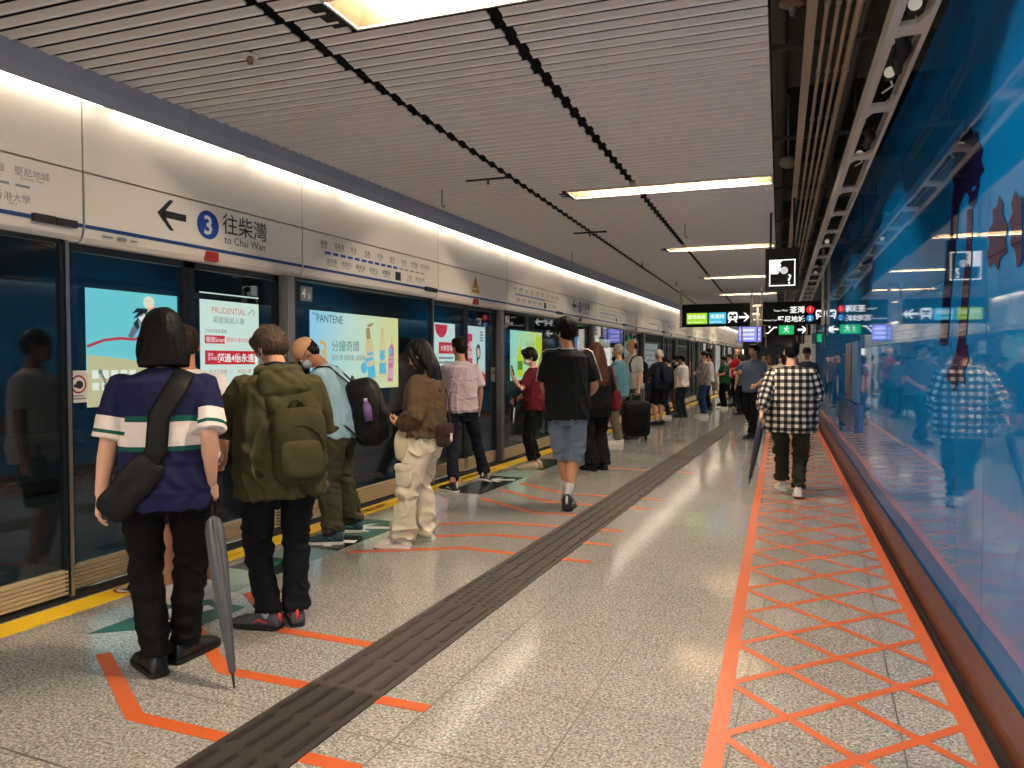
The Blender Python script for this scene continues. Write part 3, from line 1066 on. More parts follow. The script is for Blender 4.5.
# 1: turquoise poster with a rider in a helmet and a red ribbon (mostly behind the first person)
t, f, w, h = poster(6.12, 7.46, 0.90, 2.40, 'lit turquoise poster with a jumping rider and red ribbon, far left behind the glass', grad_emis('poster_sky', (214, 202, 150), (112, 198, 204), 2, 0.28, 0.62, 1.1, (0.35, (168, 216, 208))))
flat('sand', f, [[(0, 0), (w, 0), (w, .38), (.95, .50), (.5, .58), (0, .62)]], poster_c('sand', (212, 200, 150), .9), t, .002)
flat('ribbon', f, band([(0.0, .72), (.22, .80), (.45, .83), (.65, .82), (.85, .90), (1.1, 1.0)], .035), poster_c('ribbon', (196, 50, 66)), t, .004)
for nm, pl, rgb in (('helmet', [circ(.88, 1.30, .085, 16)], (236, 226, 196)), ('face', [circ(.92, 1.22, .055, 14)], (214, 160, 126)),
                    ('hair_streamer', [[(.86, 1.22), (.70, 1.22), (.62, 1.14), (.72, 1.17), (.64, 1.08), (.84, 1.14)]], (30, 30, 36)),
                    ('shirt', [[(.72, 1.12), (.80, 1.16), (.95, 1.14), (1.02, 1.02), (.86, .90), (.72, 1.0)]], (236, 236, 228)),
                    ('glove', [[(.64, 1.02), (.72, 1.10), (.78, 1.02), (.70, .94)]], (36, 40, 44)),
                    ('board', [[(.56, .86), (.64, 1.0), (.72, .95), (.62, .82)]], (110, 112, 118))):
    flat(nm, f, pl, poster_c(nm, rgb), t, .006)
flat('slogan_blocks', f, [rect(.06 + .13 * i, .34, .15 + .13 * i, .44) for i in range(5)] + [rect(.06 + .13 * i, .20, .15 + .13 * i, .29) for i in range(4)], poster_c('pale', (240, 240, 226)), t, .006)
flat('bicycle', f, [circ(.25, .24, .04, 12), circ(.17, .42, .03, 10)] + band([(.17, .42), (.22, .33), (.25, .24)], .03), poster_c('grey', (120, 124, 110)), t, .007)

# 2: white poster with red boxes
t, f, w, h = poster(7.86, 9.02, 0.90, 2.42, 'lit white poster with red text boxes, left of the bowed person in olive jacket', poster_c('white_green', (222, 240, 226), .95))
red_p = poster_c('red', (206, 40, 52)); grey_p = poster_c('text_grey', (120, 128, 126)); white_p = poster_c('white', (244, 246, 240))
red_soft = poster_c('red_soft', (206, 100, 96))
text('brand_lettering', 'PRUDENTIAL', .125, f, .20, 1.235, red_soft, t, d=.004, sx=.92)
flat('face_mark', f, band([(.92, 1.25), (.98, 1.29), (1.02, 1.33), (1.06, 1.30), (1.04, 1.24)], .012), grey_p, t, .004)
text('brand_lettering', '\u82f1\u570b\u4fdd\u8aa0\u4eba\u58fd', .105, f, .22, 1.10, grey_p, t, d=.004)
text('headline', '\u7acb\u5373\u6295\u4fdd\u4eab\u512a\u60e0', .06, f, .07, .955, grey_p, t, d=.004)
flat('red_box', f, [rect(.07, .80, .45, .915)], red_p, t, .003)
text('box_lettering', '\u5065\u5eb7Smart', .085, f, .09, .825, white_p, t, d=.005)
text('headline', '\u9ad4\u9a57\u8a08\u5283\u5353\u8d8a\u4fdd\u969c', .075, f, .48, .83, red_soft, t, d=.004)
flat('red_banner', f, [rect(.07, .50, 1.06, .70)], red_p, t, .003)
text('banner_lettering', '\u8d85\u904e4\u500d\u6c38\u9060\u8cbb', .135, f, .30, .545, white_p, t, d=.005, bold=.003)
text('banner_lettering', '\u9996\u5e74\n\u5168\u5e74\u671f', .055, f, .12, .62, white_p, t, d=.005)
text('headline', '\u5168\u65b9\u4f4d\u5065\u5eb7', .07, f, .14, .37, red_soft, t, d=.004); text('headline', '\u5bb6\u5ead\u4eba\u58fd', .07, f, .70, .37, red_soft, t, d=.004)
text('small_print', '\u7121\u9700\u9ad4\u6aa2\n\u4e0a\u9580\u670d\u52d9', .06, f, .22, .26, grey_p, t, d=.004); text('small_print', '\u7121\u9700\u9ad4\u6aa2\n\u4e00\u7968\u904e', .06, f, .72, .26, grey_p, t, d=.004)
text('percent_lettering', '60%', .11, f, .50, .03, red_soft, t, d=.004)
flat('divider', f, [rect(.07, .15, 1.06, .154), rect(.58, .17, .584, .45)], grey_p, t, .003)

# 3: wide shampoo poster, blue to yellow
t, f, w, h = poster(10.26, 13.08, 0.92, 2.38, 'wide lit poster of shampoo bottles, pale blue to yellow, behind the tan cap', grad_emis('poster_shampoo', (156, 208, 228), (230, 222, 150), 1, -1.3, 1.3, 1.05, (0.42, (204, 228, 206))))
navy_p = poster_c('navy', (36, 56, 84))
text('brand_lettering', 'PANTENE', .20, f, .16, 1.20, navy_p, t, d=.004, sx=.88)
text('brand_lettering', 'NEW', .06, f, .05, 1.32, navy_p, t, d=.004)
text('numeral', '3', .62, f, .34, .46, poster_c('peach', (236, 176, 84)), t, 'CENTER', d=.004, sx=.9)
text('headline', '\u5206\u9418\u5947\u8e5f', .215, f, .58, .72, poster_c('slate', (96, 112, 112)), t, d=.004)
text('headline', '\u6e1b\u6c34\u9802 \u6e1b\u65b7\u9aee \u6e1b\u6398\u9aee', .11, f, .58, .55, poster_c('slate2', (116, 128, 120)), t, d=.004)


def bottle(cx, cy, hgt, wd_, ang, body, cap, stripe):
    a = math.radians(ang)
    R2 = lambda p: (cx + p[0] * math.cos(a) - p[1] * math.sin(a), cy + p[0] * math.sin(a) + p[1] * math.cos(a))
    flat('bottle_picture', f, [[R2(p) for p in [(-wd_ / 2, 0), (wd_ / 2, 0), (wd_ / 2 * .9, hgt * .72), (wd_ * .22, hgt * .82), (-wd_ * .22, hgt * .82), (-wd_ / 2 * .9, hgt * .72)]]], body, t, .004)
    flat('bottle_picture', f, [[R2(p) for p in [(-wd_ * .24, hgt * .8), (wd_ * .24, hgt * .8), (wd_ * .22, hgt), (-wd_ * .22, hgt)]]], cap, t, .005)
    flat('bottle_picture', f, [[R2(p) for p in rect(-wd_ * .42, hgt * .08, wd_ * .42, hgt * .3)], [R2(p) for p in rect(-wd_ * .3, hgt * .4, wd_ * .3, hgt * .46)], [R2(p) for p in rect(-wd_ * .3, hgt * .5, wd_ * .3, hgt * .55)]], stripe, t, .006)


beige_p, gold_p, sky_p, pink_p = poster_c('beige', (226, 204, 148)), poster_c('gold', (178, 150, 96)), poster_c('sky_blue', (104, 190, 222)), poster_c('pink', (216, 120, 156))
bottle(1.86, .12, 1.05, .30, 8, beige_p, gold_p, sky_p)
bottle(2.22, .20, .98, .28, 0, poster_c('beige2', (230, 214, 150)), beige_p, sky_p)
bottle(2.50, .12, .92, .20, -5, pink_p, beige_p, poster_c('pink2', (230, 170, 190)))
flat('splash', f, [circ(1.58, .40, .11, 12), circ(1.66, .54, .05, 10), circ(2.20, .62, .09, 12), circ(2.50, .72, .07, 10)], sky_p, t, .007)
flat('pump_top', f, [[(1.68, 1.22), (1.92, 1.27), (1.86, 1.20), (1.74, 1.17)]], gold_p, t, .007)

# 4: white and red poster
t, f, w, h = poster(14.51, 15.62, 0.90, 2.40, 'lit white poster with a round red badge, left of the lavender-shirted man', poster_c('white_green2', (214, 234, 224), .95))
flat('round_badge', f, [circ(.42, 1.38, .30, 26, a0=PI, a1=2 * PI)], red_p, t, .003)
flat('red_box', f, [rect(.30, .72, 1.08, .98)], red_p, t, .003)
text('box_lettering', '\u5927\u65b0\u767b\u5834', .15, f, .38, .79, white_p, t, d=.005)
flat('text_lines', f, [rect(.3, .6 - .1 * i, 1.0, .64 - .1 * i) for i in range(5)], grey_p, t, .003)
# 5: poster with the face of a woman
t, f, w, h = poster(16.10, 17.32, 0.90, 2.38, 'lit pale poster with a dark-haired portrait and red side panel, right of the lavender-shirted man', poster_c('mint', (208, 230, 222), .95))
flat('red_panel', f, [rect(0, .38, .46, 1.22)], poster_c('rose', (206, 62, 88)), t, .003)
text('panel_lettering', '\u514d\u8cbb\n\u9ad4\u9a57', .22, f, .04, .85, white_p, t, d=.005)
flat('red_scarf', f, [[(.55, 0), (1.22, 0), (1.22, .2), (.9, .34), (.6, .22)]], red_p, t, .003)
flat('hair_shape', f, [circ(.80, .78, .13, 20, ry=.20), rect(.70, .42, .78, .75)], poster_c('dark_hair', (40, 34, 36)), t, .003)
flat('face_shape', f, [circ(.80, .76, .085, 18, ry=.13)], poster_c('face_tone', (226, 186, 164)), t, .005)
flat('text_lines', f, [rect(.90, 1.05 + .07 * i, 1.10, 1.09 + .07 * i) for i in range(4)], grey_p, t, .003)
# 6: yellow-green drinks poster
t, f, w, h = poster(19.0, 21.5, 0.90, 2.36, 'lit yellow-green poster of a tall bottle behind the person in maroon', grad_emis('poster_lime', (150, 216, 190), (216, 226, 120), 1, -1.2, 1.2, 1.15))
gp = poster_c('lime', (196, 220, 20), 1.1); dg = poster_c('leaf', (98, 150, 30))
flat('bottle_picture', f, [[(.5, .1), (.9, .1), (.92, .7), (.76, .95), (.74, 1.3), (.66, 1.3), (.64, .95), (.48, .7)]], gp, t, .003)
flat('bottle_label', f, [rect(.5, .3, .9, .55)], dg, t, .005)
flat('lime_block', f, [rect(1.95, .75, 2.45, 1.3)], gp, t, .003)
text('headline', '\u6e05\u65b0\u8336', .26, f, 1.1, .9, poster_c('leaf2', (150, 170, 90)), t, d=.004)
# further light boxes
for i, (y0, y1, lb, c) in enumerate(((23.5, 25.3, 'lit pale blue poster behind the grey-haired man in teal', (120, 160, 200)), (27.5, 29.5, 'lit cream poster behind the white-haired person', (200, 200, 170)),
                                     (31.5, 34.0, 'lit green poster behind the group with the beige tote bag', (130, 180, 150)), (36, 39, 'lit white poster at the far end of the track wall', (190, 196, 190)))):
    t, f, w, h = poster(y0, y1, 0.9, 2.36, lb, poster_c('far%d' % i, c, .7))
    flat('text_lines', f, [rect(.2, .3 + .25 * j, w - .3, .38 + .25 * j) for j in range(4)], grey_p, t, .003)

# ---- small notices on the glass
gx = DOOR_X - .09 + .010
t = thing('no_leaning_notice', 'small white notice with red ring on the door glass by the striped polo', 'notice', (gx, 3.16, 1.2))
f = Fr((gx, 3.15, 1.19), (0, 1, 0), (0, 0, 1))
mb = MB(); plate(mb, f, rect(0, 0, .125, .20), 0, .002); obj('plate', mb, white_vinyl, t)
flat('red_ring', f, band([(.062 + .048 * math.cos(a * PI / 14), .115 + .052 * math.sin(a * PI / 14)) for a in range(29)], .011), lamp_red, t, .004)
flat('hand_mark', f, [circ(.068, .112, .026, 12), rect(.03, .095, .06, .115)], ink, t, .003)
flat('caption', f, [rect(.015, .02, .11, .03), rect(.025, .038, .10, .046)], ink_grey, t, .003)
for k, (y, s_) in enumerate(((5.28, '4'), (9.82, '5'), (14.38, '6'))):
    gx2 = DOOR_X - .03 + .010
    t = thing('door_number_plate', 'small grey plate numbered %s on the dark glass just past the %s doorway' % (s_, ORD[k]), 'number plate', (gx2, y, 2.0))
    f = Fr((gx2, y, 1.98), (0, 1, 0), (0, 0, 1))
    mb = MB(); plate(mb, f, rect(0, 0, .16, .13), 0, .003); obj('plate', mb, mat('pale_grey_plate', srgb(120, 124, 128), rough=.5), t)
    text('number', s_, .11, f, .015, .03, white_vinyl, t, d=.005, bold=.003)
    text('number', '3', .06, f, .10, .025, white_vinyl, t, d=.005, bold=.003)
gx3 = DOOR_X - .06
t = thing('intercom_plate', 'small silver switch plate on the grey post right of the lavender-shirted man', 'switch plate', (DOOR_X - .06, 9.38, 1.1))
mb = MB(); mb.box(-4.255, -4.235, 9.40, 9.50, 1.16, 1.36); obj('plate', mb, steel, t)
mb = MB(); mb.box(-4.237, -4.231, 9.43, 9.47, 1.27, 1.31); obj('button', mb, black_matte, t)

# ================================================================== hanging signs
sign_black = mat('sign_black_enamel', srgb(7, 8, 8), rough=0.45, spec=0.25)
sg_green = emis('sign_exit_green', srgb(20, 170, 90), 1.1)
lime_s = emis('sign_lime', srgb(150, 200, 40), 1.0)
cyan_s = emis('sign_cyan', srgb(60, 176, 210), 1.0)
red_s = emis('sign_red', srgb(226, 30, 40), 1.0)
blue_s = emis('sign_blue', srgb(30, 120, 190), 1.0)


def sign_board(name, label, x0, x1, Y, z0, z1, depth=.12, posts=True, cat='sign', yskew=0.0, postx=None):
    t = thing(name, label, cat, ((x0 + x1) / 2, Y, z0))
    mb = MB(); mb.box(x0, x1, Y, Y + depth, z0, z1); obj('board', mb, sign_black, t)
    if posts:
        mb = MB()
        for px in (postx or (x0 + .02, x1 - .02)):
            mb.box(px - .028, px + .028, Y - .012, Y + depth + .012, z0 - .02, CEIL_Z if px < -0.6 else 3.95)
        pieces('hanger_post', mb, steel, t, label='silver hanging post')
    return t, Fr((x0, Y, z0), (1, 0, 0), (0, 0, 1)), x1 - x0, z1 - z0


t, f, w, h = sign_board('hanging_sign', 'long black hanging sign with lime and light blue line names, train symbol and arrow', -3.14, -1.52, 18.0, 2.26, 2.80, postx=(-3.14, -1.52))
flat('lime_block', f, [rect(.14, .07, .62, .33)], lime_s, t, .002)
flat('blue_block', f, [rect(.66, .07, 1.05, .33)], cyan_s, t, .002)
text('lime_lettering', '\u5357\u6e2f\u5cf6\u7dda', .105, f, .165, .20, white_emit, t, d=.004); text('lime_lettering', 'South Island Line', .052, f, .17, .10, white_emit, t, d=.004)
text('blue_lettering', '\u6771\u9435\u7dda', .11, f, .685, .20, white_emit, t, d=.004); text('blue_lettering', 'East Rail Line', .05, f, .69, .10, white_emit, t, d=.004)


def train_symbol(f, cx, cz, s, t, fg, bg):
    body = [(-.38, -.28), (.38, -.28), (.42, -.1), (.42, .28), (.30, .44), (-.30, .44), (-.42, .28), (-.42, -.1)]
    sc = lambda pl: [(cx + s * a, cz + s * b) for a, b in pl]
    flat('train_symbol', f, [sc(body), sc([(-.40, -.5), (-.26, -.5), (-.14, -.28), (-.28, -.28)]), sc([(.26, -.5), (.40, -.5), (.28, -.28), (.14, -.28)])], fg, t, .003)
    flat('train_detail', f, [sc(rect(-.30, .04, -.09, .26)), sc(rect(.09, .04, .30, .26)), sc(circ(-.22, -.12, .07, 10)), sc(circ(.22, -.12, .07, 10)), sc(circ(0, .12, .09, 10)), sc(rect(-.10, -.16, .10, .04))], bg, t, .005)


train_symbol(f, 1.20, .22, .26, t, white_emit, sign_black)
flat('arrow_mark', f, arrow(1.46, .21, .24, 0, .2), white_emit, t, .003)

t, f, w, h = sign_board('hanging_sign', 'black hanging sign with red and blue line numbers, its right end against the blue hoarding', -1.28, .02, 18.0, 2.28, 2.80, postx=(-1.30, .0))
text('destination_lettering', '\u8343\u7063', .165, f, .585, .27, white_emit, t, 'LEFT', d=.004, bold=.002)
text('destination_lettering', 'Tsuen Wan', .066, f, .24, .30, white_emit, t, d=.004)
text('destination_lettering', '\u5805\u5c3c\u5730\u57ce', .145, f, .33, .07, white_emit, t, d=.004, bold=.002)
text('destination_lettering', 'Kennedy Town', .048, f, .03, .09, white_emit, t, d=.004)
flat('red_disc', f, [circ(1.02, .33, .085, 20)], red_s, t, .003); text('number', '1', .13, f, 1.02, .285, white_emit, t, 'CENTER', d=.005)
flat('blue_disc', f, [circ(1.02, .135, .08, 20)], blue_s, t, .003); text('number', '2', .13, f, 1.02, .09, white_emit, t, 'CENTER', d=.005)
train_symbol(f, 1.23, .22, .22, t, white_emit, sign_black)


def run_man(f, u, v, s, t):
    P2 = lambda pl: [(u + s * a, v + s * b) for a, b in pl]
    flat('running_figure', f, [P2(circ(.1, .62, .09, 10)), P2([(-.12, .1), (.08, .08), (.16, .48), (-.02, .5)]), P2([(.02, .12), (.34, -.02), (.30, -.3), (.24, -.3), (.24, -.02), (-.04, .04)]),
                               P2([(-.12, .12), (.0, .1), (-.14, -.14), (-.40, -.22), (-.40, -.14), (-.2, -.1)]), P2([(.1, .44), (.36, .26), (.4, .32), (.14, .5)]), P2([(-.02, .48), (-.24, .38), (-.3, .2), (-.23, .18), (-.18, .32), (0, .4)])], white_emit, t, .005)


t, f, w, h = sign_board('exit_sign', 'black hanging exit sign with green panel and arrow below the red and blue numbered sign', -1.57, -.30, 22.0, 2.16, 2.47, postx=(-1.50, -.4))
flat('green_panel', f, [rect(.45, .03, .84, .28)], sg_green, t, .002); run_man(f, .64, .13, .20, t)
flat('arrow_mark', f, arrow(1.06, .155, .24, 0, .24), white_emit, t, .003)
flat('escalator_mark', f, band([(.08, .07), (.16, .07), (.32, .23), (.40, .23)], .035) + [circ(.2, .24, .03, 8)], white_emit, t, .003)
t, f, w, h = sign_board('exit_sign', 'smaller green exit sign farther down the platform behind the checked shirt wearer\'s head', -1.62, -.62, 30.0, 2.10, 2.50, postx=(-1.55, -.7))
flat('green_panel', f, [rect(.34, .06, .78, .36)], sg_green, t, .002); run_man(f, .56, .18, .22, t)
flat('arrow_mark', f, arrow(.16, .20, .24, 180, .24), white_emit, t, .003)

t, f, w, h = sign_board('information_sign', 'square black hanging sign with white helper silhouette and question mark', -.615, -.255, 9.0, 2.255, 2.735, depth=.10, posts=False)
mb = MB()
for x in (-.56, -.31):
    mb.box(x - .012, x + .012, 9.03, 9.055, 2.735, 3.3)
pieces('hanger_rod', mb, black_matte, t)
flat('white_border', f, [rect(.045, .05, .325, .062), rect(.045, .338, .325, .35), rect(.045, .05, .057, .35), rect(.313, .05, .325, .35)], white_emit, t, .003)
flat('silhouette', f, [[(.057, .19), (.13, .185), (.15, .2), (.145, .215), (.165, .22), (.165, .235), (.175, .25), (.16, .26), (.175, .285), (.16, .31), (.185, .338), (.057, .338)]], white_emit, t, .003)
flat('speech_disc', f, [circ(.205, .225, .042, 20)], emis('sign_pale_grey', (.55, .55, .55), .9), t, .004)
text('question_mark', '?', .15, f, .262, .075, white_emit, t, 'CENTER', d=.004, bold=.002)

t, f, w, h = sign_board('train_display', 'bright violet-blue hanging train display screen above the far crowd', -2.42, -1.72, 24.0, 2.03, 2.52, depth=.12, postx=(-2.3, -1.85))
flat('screen', f, [rect(.02, .02, w - .02, h - .02)], emis('screen_violet', srgb(112, 120, 236), 1.0), t, .003)
flat('screen_rows', f, [rect(.06, .08 + .13 * i, w - .22, .14 + .13 * i) for i in range(3)] + [rect(w - .16, .08 + .13 * i, w - .06, .14 + .13 * i) for i in range(3)], emis('screen_pale', srgb(176, 184, 250), 1.0), t, .005)
t, f, w, h = sign_board('train_display', 'dark hanging display board beyond the violet-blue screen', -1.9, -.7, 27.0, 1.95, 2.35, depth=.12, postx=(-1.8, -.8))
flat('screen', f, [rect(.03, .03, w - .03, h - .03)], mat('dark_screen', srgb(20, 28, 44), rough=.2), t, .003)

# ---- made-up plates on the hoarding, for a patch that looks like reflection
t = thing('added_wall_plates', 'grey upright plate with blue box below, added for a reflection-like patch on the blue hoarding', 'panel', tuple(WF.p(-10.4, .6)))
def wbox(mb, u0, u1, v0, v1, d0, d1):
    plate(mb, WF, rect(u0, v0, u1, v1), d0, d1)
mb = MB(); wbox(mb, -11.9, -11.0, .92, 1.70, 0.0, .03); obj('grey_plate', mb, mat('dull_grey_plate', srgb(96, 96, 100), rough=.35, metal=.4), t)
mb = MB(); wbox(mb, -10.95, -10.2, .92, 1.70, 0.0, .02); obj('blue_plate', mb, mat('dull_blue_plate', srgb(50, 104, 150), rough=.3), t)
mb = MB(); wbox(mb, -12.9, -10.15, .55, .90, 0.0, .05); obj('blue_box', mb, mat('deep_blue_box', srgb(10, 66, 122), rough=.15), t)
mb = MB(); wbox(mb, -11.85, -11.3, .95, 1.0, .031, .034); obj('brown_label', mb, brown, t)

# ---- tiled pillar at the end of the hoarding
mb = MB(); mb.box(-.95, -.25, 32.0, 32.8, 0, 3.1)
t = thing('pillar', 'pale tiled square pillar far down the platform at the end of the hoarding', 'pillar', (-.6, 32.4, 0), kind='thing')
obj('shaft', mb, mat('pale_tile_pillar', srgb(196, 192, 184), rough=.35, vary=.2, vscale=3), t)
mb = MB()
for i in range(12):
    mb.box(-.955, -.245, 31.995, 32.805, .25 * i + .24, .25 * i + .25)
obj('tile_joints', mb, mat('tile_joint', srgb(130, 126, 120), rough=.7), t)
mb = MB(); mb.box(-.97, -.23, 31.98, 32.82, 0, .12); obj('plinth', mb, metal_grey, t)

# ================================================================== services above the walkway
conduit = mat('galvanised_conduit', srgb(176, 158, 136), rough=0.45, metal=0.25)
names = ['broad flat cable trunking nearest the slatted ceiling', 'thin conduit pipe beside the broad trunking', 'middle thin conduit pipe of the overhead set',
         'third thin conduit pipe of the overhead set', 'thick conduit pipe nearest the silver truss']
offs = [0.152, 0.232, 0.290, 0.345, 0.402]
PZ = 3.42
for i, (o_, lb) in enumerate(zip(offs, names)):
    t = thing('conduit_pipe', lb, 'pipe', (cxr(5, o_), 5, PZ), 'overhead conduits')
    mb = MB()
    if i == 0:
        a, b_ = cxr(YA, o_), cxr(27, o_)
        mb.add([(x + dx, y, z) for x, y in ((a, YA), (b_, 27)) for dx in (-.028, .028) for z in (PZ, PZ + .04)], [(0, 2, 3, 1), (4, 5, 7, 6), (0, 1, 5, 4), (2, 6, 7, 3), (1, 3, 7, 5), (0, 4, 6, 2)])
        obj('trunking', mb, conduit, t)
    else:
        r = .022 if i == 4 else .0135
        mb.limb([(cxr(YA, o_), YA, PZ + .02), (cxr(27, o_), 27, PZ + .02)], r, 8)
        obj('pipe', mb, conduit, t, True)
    mb = MB()
    if i:
        for j in range(22):
            y = 2.4 + 1.05 * j
            mb.limb([(cxr(y, o_) , y, PZ + .02), (cxr(y + .05, o_), y + .05, PZ + .02)], (.027 if i == 4 else .018), 8)
        pieces('coupling', mb, mat('pipe_coupling', srgb(170, 158, 140), rough=.4, metal=.3), t)
t = thing('pipe_bracket', 'dark cross brackets holding the overhead conduits', 'bracket', (.1, 6, 3.47))
mb = MB()
for j in range(12):
    y = 3.1 + 2.1 * j
    mb.obox((cxr(y, .35), y, PZ + .07), (.42, .021, 0), (-.001, .022, 0), (0, 0, .015))
pieces('cross_bar', mb, mat('bracket_dark', srgb(52, 48, 44), rough=.6), t)
mb = MB()
for j in range(12):
    y = 3.1 + 2.1 * j
    for x in (.02, .70):
        mb.limb([(cxr(y, x), y, PZ + .08), (cxr(y, x), y, 4.3)], .008, 6)
pieces('drop_rod', mb, mat('bracket_dark', srgb(52, 48, 44), rough=.6), t)
for i, (o_, z, rr, lb) in enumerate(((.50, 3.75, .05, 'dim duct pipe deep in the dark ceiling void'), (.62, 3.6, .02, 'thin dim pipe deep in the dark ceiling void'), (-.02, 3.8, .06, 'dim pipe above the edge of the slatted ceiling'))):
    mb = MB(); mb.limb([(cxr(YA, o_), YA, z), (cxr(27, o_), 27, z)], rr, 10)
    tag(obj('void_pipe', mb, mat('void_pipe', srgb(84, 76, 66), rough=.7), None, True, loc=(cxr(5, o_), 5, z)), lb, 'pipe')

# silver truss / lighting rail next to the hoarding top
t = thing('ceiling_truss', 'long silver perforated truss running above the blue hoarding', 'truss', (.25, 5, 3.0))
TZ = 3.02
ra = lambda Y: 0.487 - 0.0492 * Y
rb = lambda Y: 0.610 - 0.0425 * Y
silver = mat('silver_truss_paint', srgb(214, 206, 196), rough=.4, metal=.2)
mb = MB()
for fn, w_ in ((ra, .022), (rb, .012)):
    mb.add([(fn(y) + dx, y, z) for y in (YA, 27) for dx in (-w_, w_) for z in (TZ, TZ + .09)], [(0, 2, 3, 1), (4, 5, 7, 6), (0, 1, 5, 4), (2, 6, 7, 3), (1, 3, 7, 5), (0, 4, 6, 2)])
pieces('side_rail', mb, silver, t)
mb = MB()
for j in range(22):
    y = 2.85 + 1.18 * j
    a, b_ = ra(y), rb(y)
    f2 = Fr((0, 0, TZ), (1, 0, 0), (0, 1, 0))
    plate(mb, f2, rect(a, y - .06, b_, y + .06), .003, .03)
    plate(mb, f2, [(a, y + .06), (a + .05, y + .06), (a, y + .20)], .003, .03)
    plate(mb, f2, [(b_, y - .06), (b_ - .05, y - .06), (b_, y - .18)], .003, .03)
pieces('gusset_plate', mb, silver, t)
mb = MB()
for j in range(12):
    y = 2.2 + 2.36 * j
    mb.limb([((ra(y) + rb(y)) / 2, y, TZ + .05), ((ra(y) + rb(y)) / 2, y, 4.3)], .01, 6)
pieces('drop_rod', mb, mat('bracket_dark', srgb(52, 48, 44), rough=.6), t)
for j, (y, kd) in enumerate(((3.9, 'w'), (4.35, 'k'), (4.75, 'w'), (5.9, 'k'), (6.5, 'w'), (8.9, 'r'), (11.0, 'w'), (13.2, 'k'), (14.8, 'w'), (16.5, 'g'))):
    c = ((ra(y) + rb(y)) / 2, y, TZ + .06)
    if kd == 'w':
        tt = thing('spotlight', 'small white-faced spotlight fitted inside the silver truss', 'spotlight', c, 'truss fittings')
        mb = MB(); mb.limb([(c[0], y - .05, TZ + .05), (c[0], y + .05, TZ + .07)], [.03, .036], 10); obj('housing', mb, black_matte, tt)
        mb = MB(); mb.limb([(c[0], y - .058, TZ + .048), (c[0], y - .05, TZ + .05)], .03, 10); obj('lens', mb, emis('spot_lens', (.9, .82, .66), .3), tt)
        mb = MB(); mb.limb([(c[0], y + .05, TZ + .07), (c[0] + .03, y + .12, TZ + .03), (c[0] - .02, y + .2, TZ + .02)], .006, 6); obj('cable', mb, white_vinyl, tt)
    elif kd == 'k':
        mb = MB(); mb.limb([(c[0] - .02, y - .25, TZ + .02), (c[0] + .02, y - .1, TZ - .0), (c[0], y + .1, TZ + .01), (c[0] + .02, y + .3, TZ + .03)], [.028, .034, .03, .02], 10)
        tag(obj('cable_bundle', mb, black_matte, None, True, loc=c), 'black cable bundle drooping through the silver truss', 'cable', 'truss cable bundles')
    else:
        mb = MB(); mb.ell(c, (.045, .08, .04)); 
        tag(obj('signal_lamp', mb, lamp_red if kd == 'r' else mat('green_lamp', srgb(30, 140, 90), rough=.4), None, True, loc=c), 'small %s lamp housing inside the silver truss' % ('red' if kd == 'r' else 'green'), 'lamp')

# ceiling fittings
def sprinkler(x, y, lb):
    t = thing('sprinkler_head', lb, 'sprinkler', (x, y, CEIL_Z - .05), 'ceiling sprinklers')
    mb = MB(); mb.limb([(x, y, CEIL_Z + .03), (x, y, CEIL_Z - .045)], .012, 8); obj('stem', mb, mat('sprinkler_brass', srgb(120, 90, 70), rough=.4, metal=.6), t)
    mb = MB(); mb.limb([(x, y, CEIL_Z - .03), (x, y, CEIL_Z - .036)], .045, 12); obj('collar', mb, white_vinyl, t)
    mb = MB(); mb.limb([(x, y, CEIL_Z - .045), (x, y, CEIL_Z - .075)], [.02, .014], 8); obj('bulb', mb, mat('sprinkler_brass', srgb(120, 90, 70), rough=.4, metal=.6), t)


p = on_z(250, 50, CEIL_Z); sprinkler(p[0], p[1], 'ceiling sprinkler in the dark joint at the upper left')
for (x, y, lb) in ((642, 262, 'small ceiling sprinkler left of the third ceiling light'), (676, 282, 'small ceiling sprinkler left of the fourth ceiling light')):
    p = on_z(x, y, CEIL_Z); sprinkler(p[0], p[1], lb)
def track_fit(px, py, lb, ang):
    p = on_z(px, py, CEIL_Z)
    t = thing('ceiling_bracket', lb, 'bracket', tuple(p))
    mb = MB(); mb.obox((p[0], p[1], CEIL_Z - .005), (.22, .011, 0), (0, .02, 0), (0, 0, .01)); obj('bar', mb, black_matte, t)
    mb = MB(); mb.limb([(p[0], p[1], CEIL_Z - .01), (p[0], p[1], CEIL_Z - .06)], .014, 8); obj('nozzle', mb, metal_grey, t)


track_fit(488, 178, 'short dark bar bracket on the ceiling left of centre', 0)
track_fit(590, 232, 'short dark bar bracket on the ceiling before the third light', 0)
for (px, py, z1, lb) in ((442, 205, .16, 'thin hook wire hanging from the ceiling above the route map'), (572, 262, .14, 'thin hook wire hanging near the far strip light'), (685, 236, .0, 'thin dark rod hanging near the third ceiling light')):
    p = on_z(px, py, 3.0)
    mb = MB(); mb.limb([(p[0], p[1], CEIL_Z + .05), (p[0], p[1], 3.0), (p[0] + .02, p[1], 2.97), (p[0] + .03, p[1], 3.0)], .006, 6)
    tag(obj('hanging_hook', mb, metal_grey, loc=tuple(p)), lb, 'hook')
p = on_z(793, 8, 3.6)
t = thing('smoke_detector', 'round reddish detector hanging in the dark gap beside the slatted ceiling', 'detector', tuple(p))
mb = MB(); mb.limb([(p[0], p[1], 3.6), (p[0], p[1], 3.63)], [.03, .085], 16); obj('disc', mb, mat('detector_disc', srgb(150, 112, 96), rough=.5), t, True)
mb = MB(); mb.limb([(p[0], p[1], 3.6), (p[0], p[1], 3.55)], [.03, .012], 10); mb.limb([(p[0], p[1], 3.63), (p[0], p[1], 4.3)], .01, 6); obj('stem', mb, metal_grey, t)
p = on_z(788, 165, 3.55)
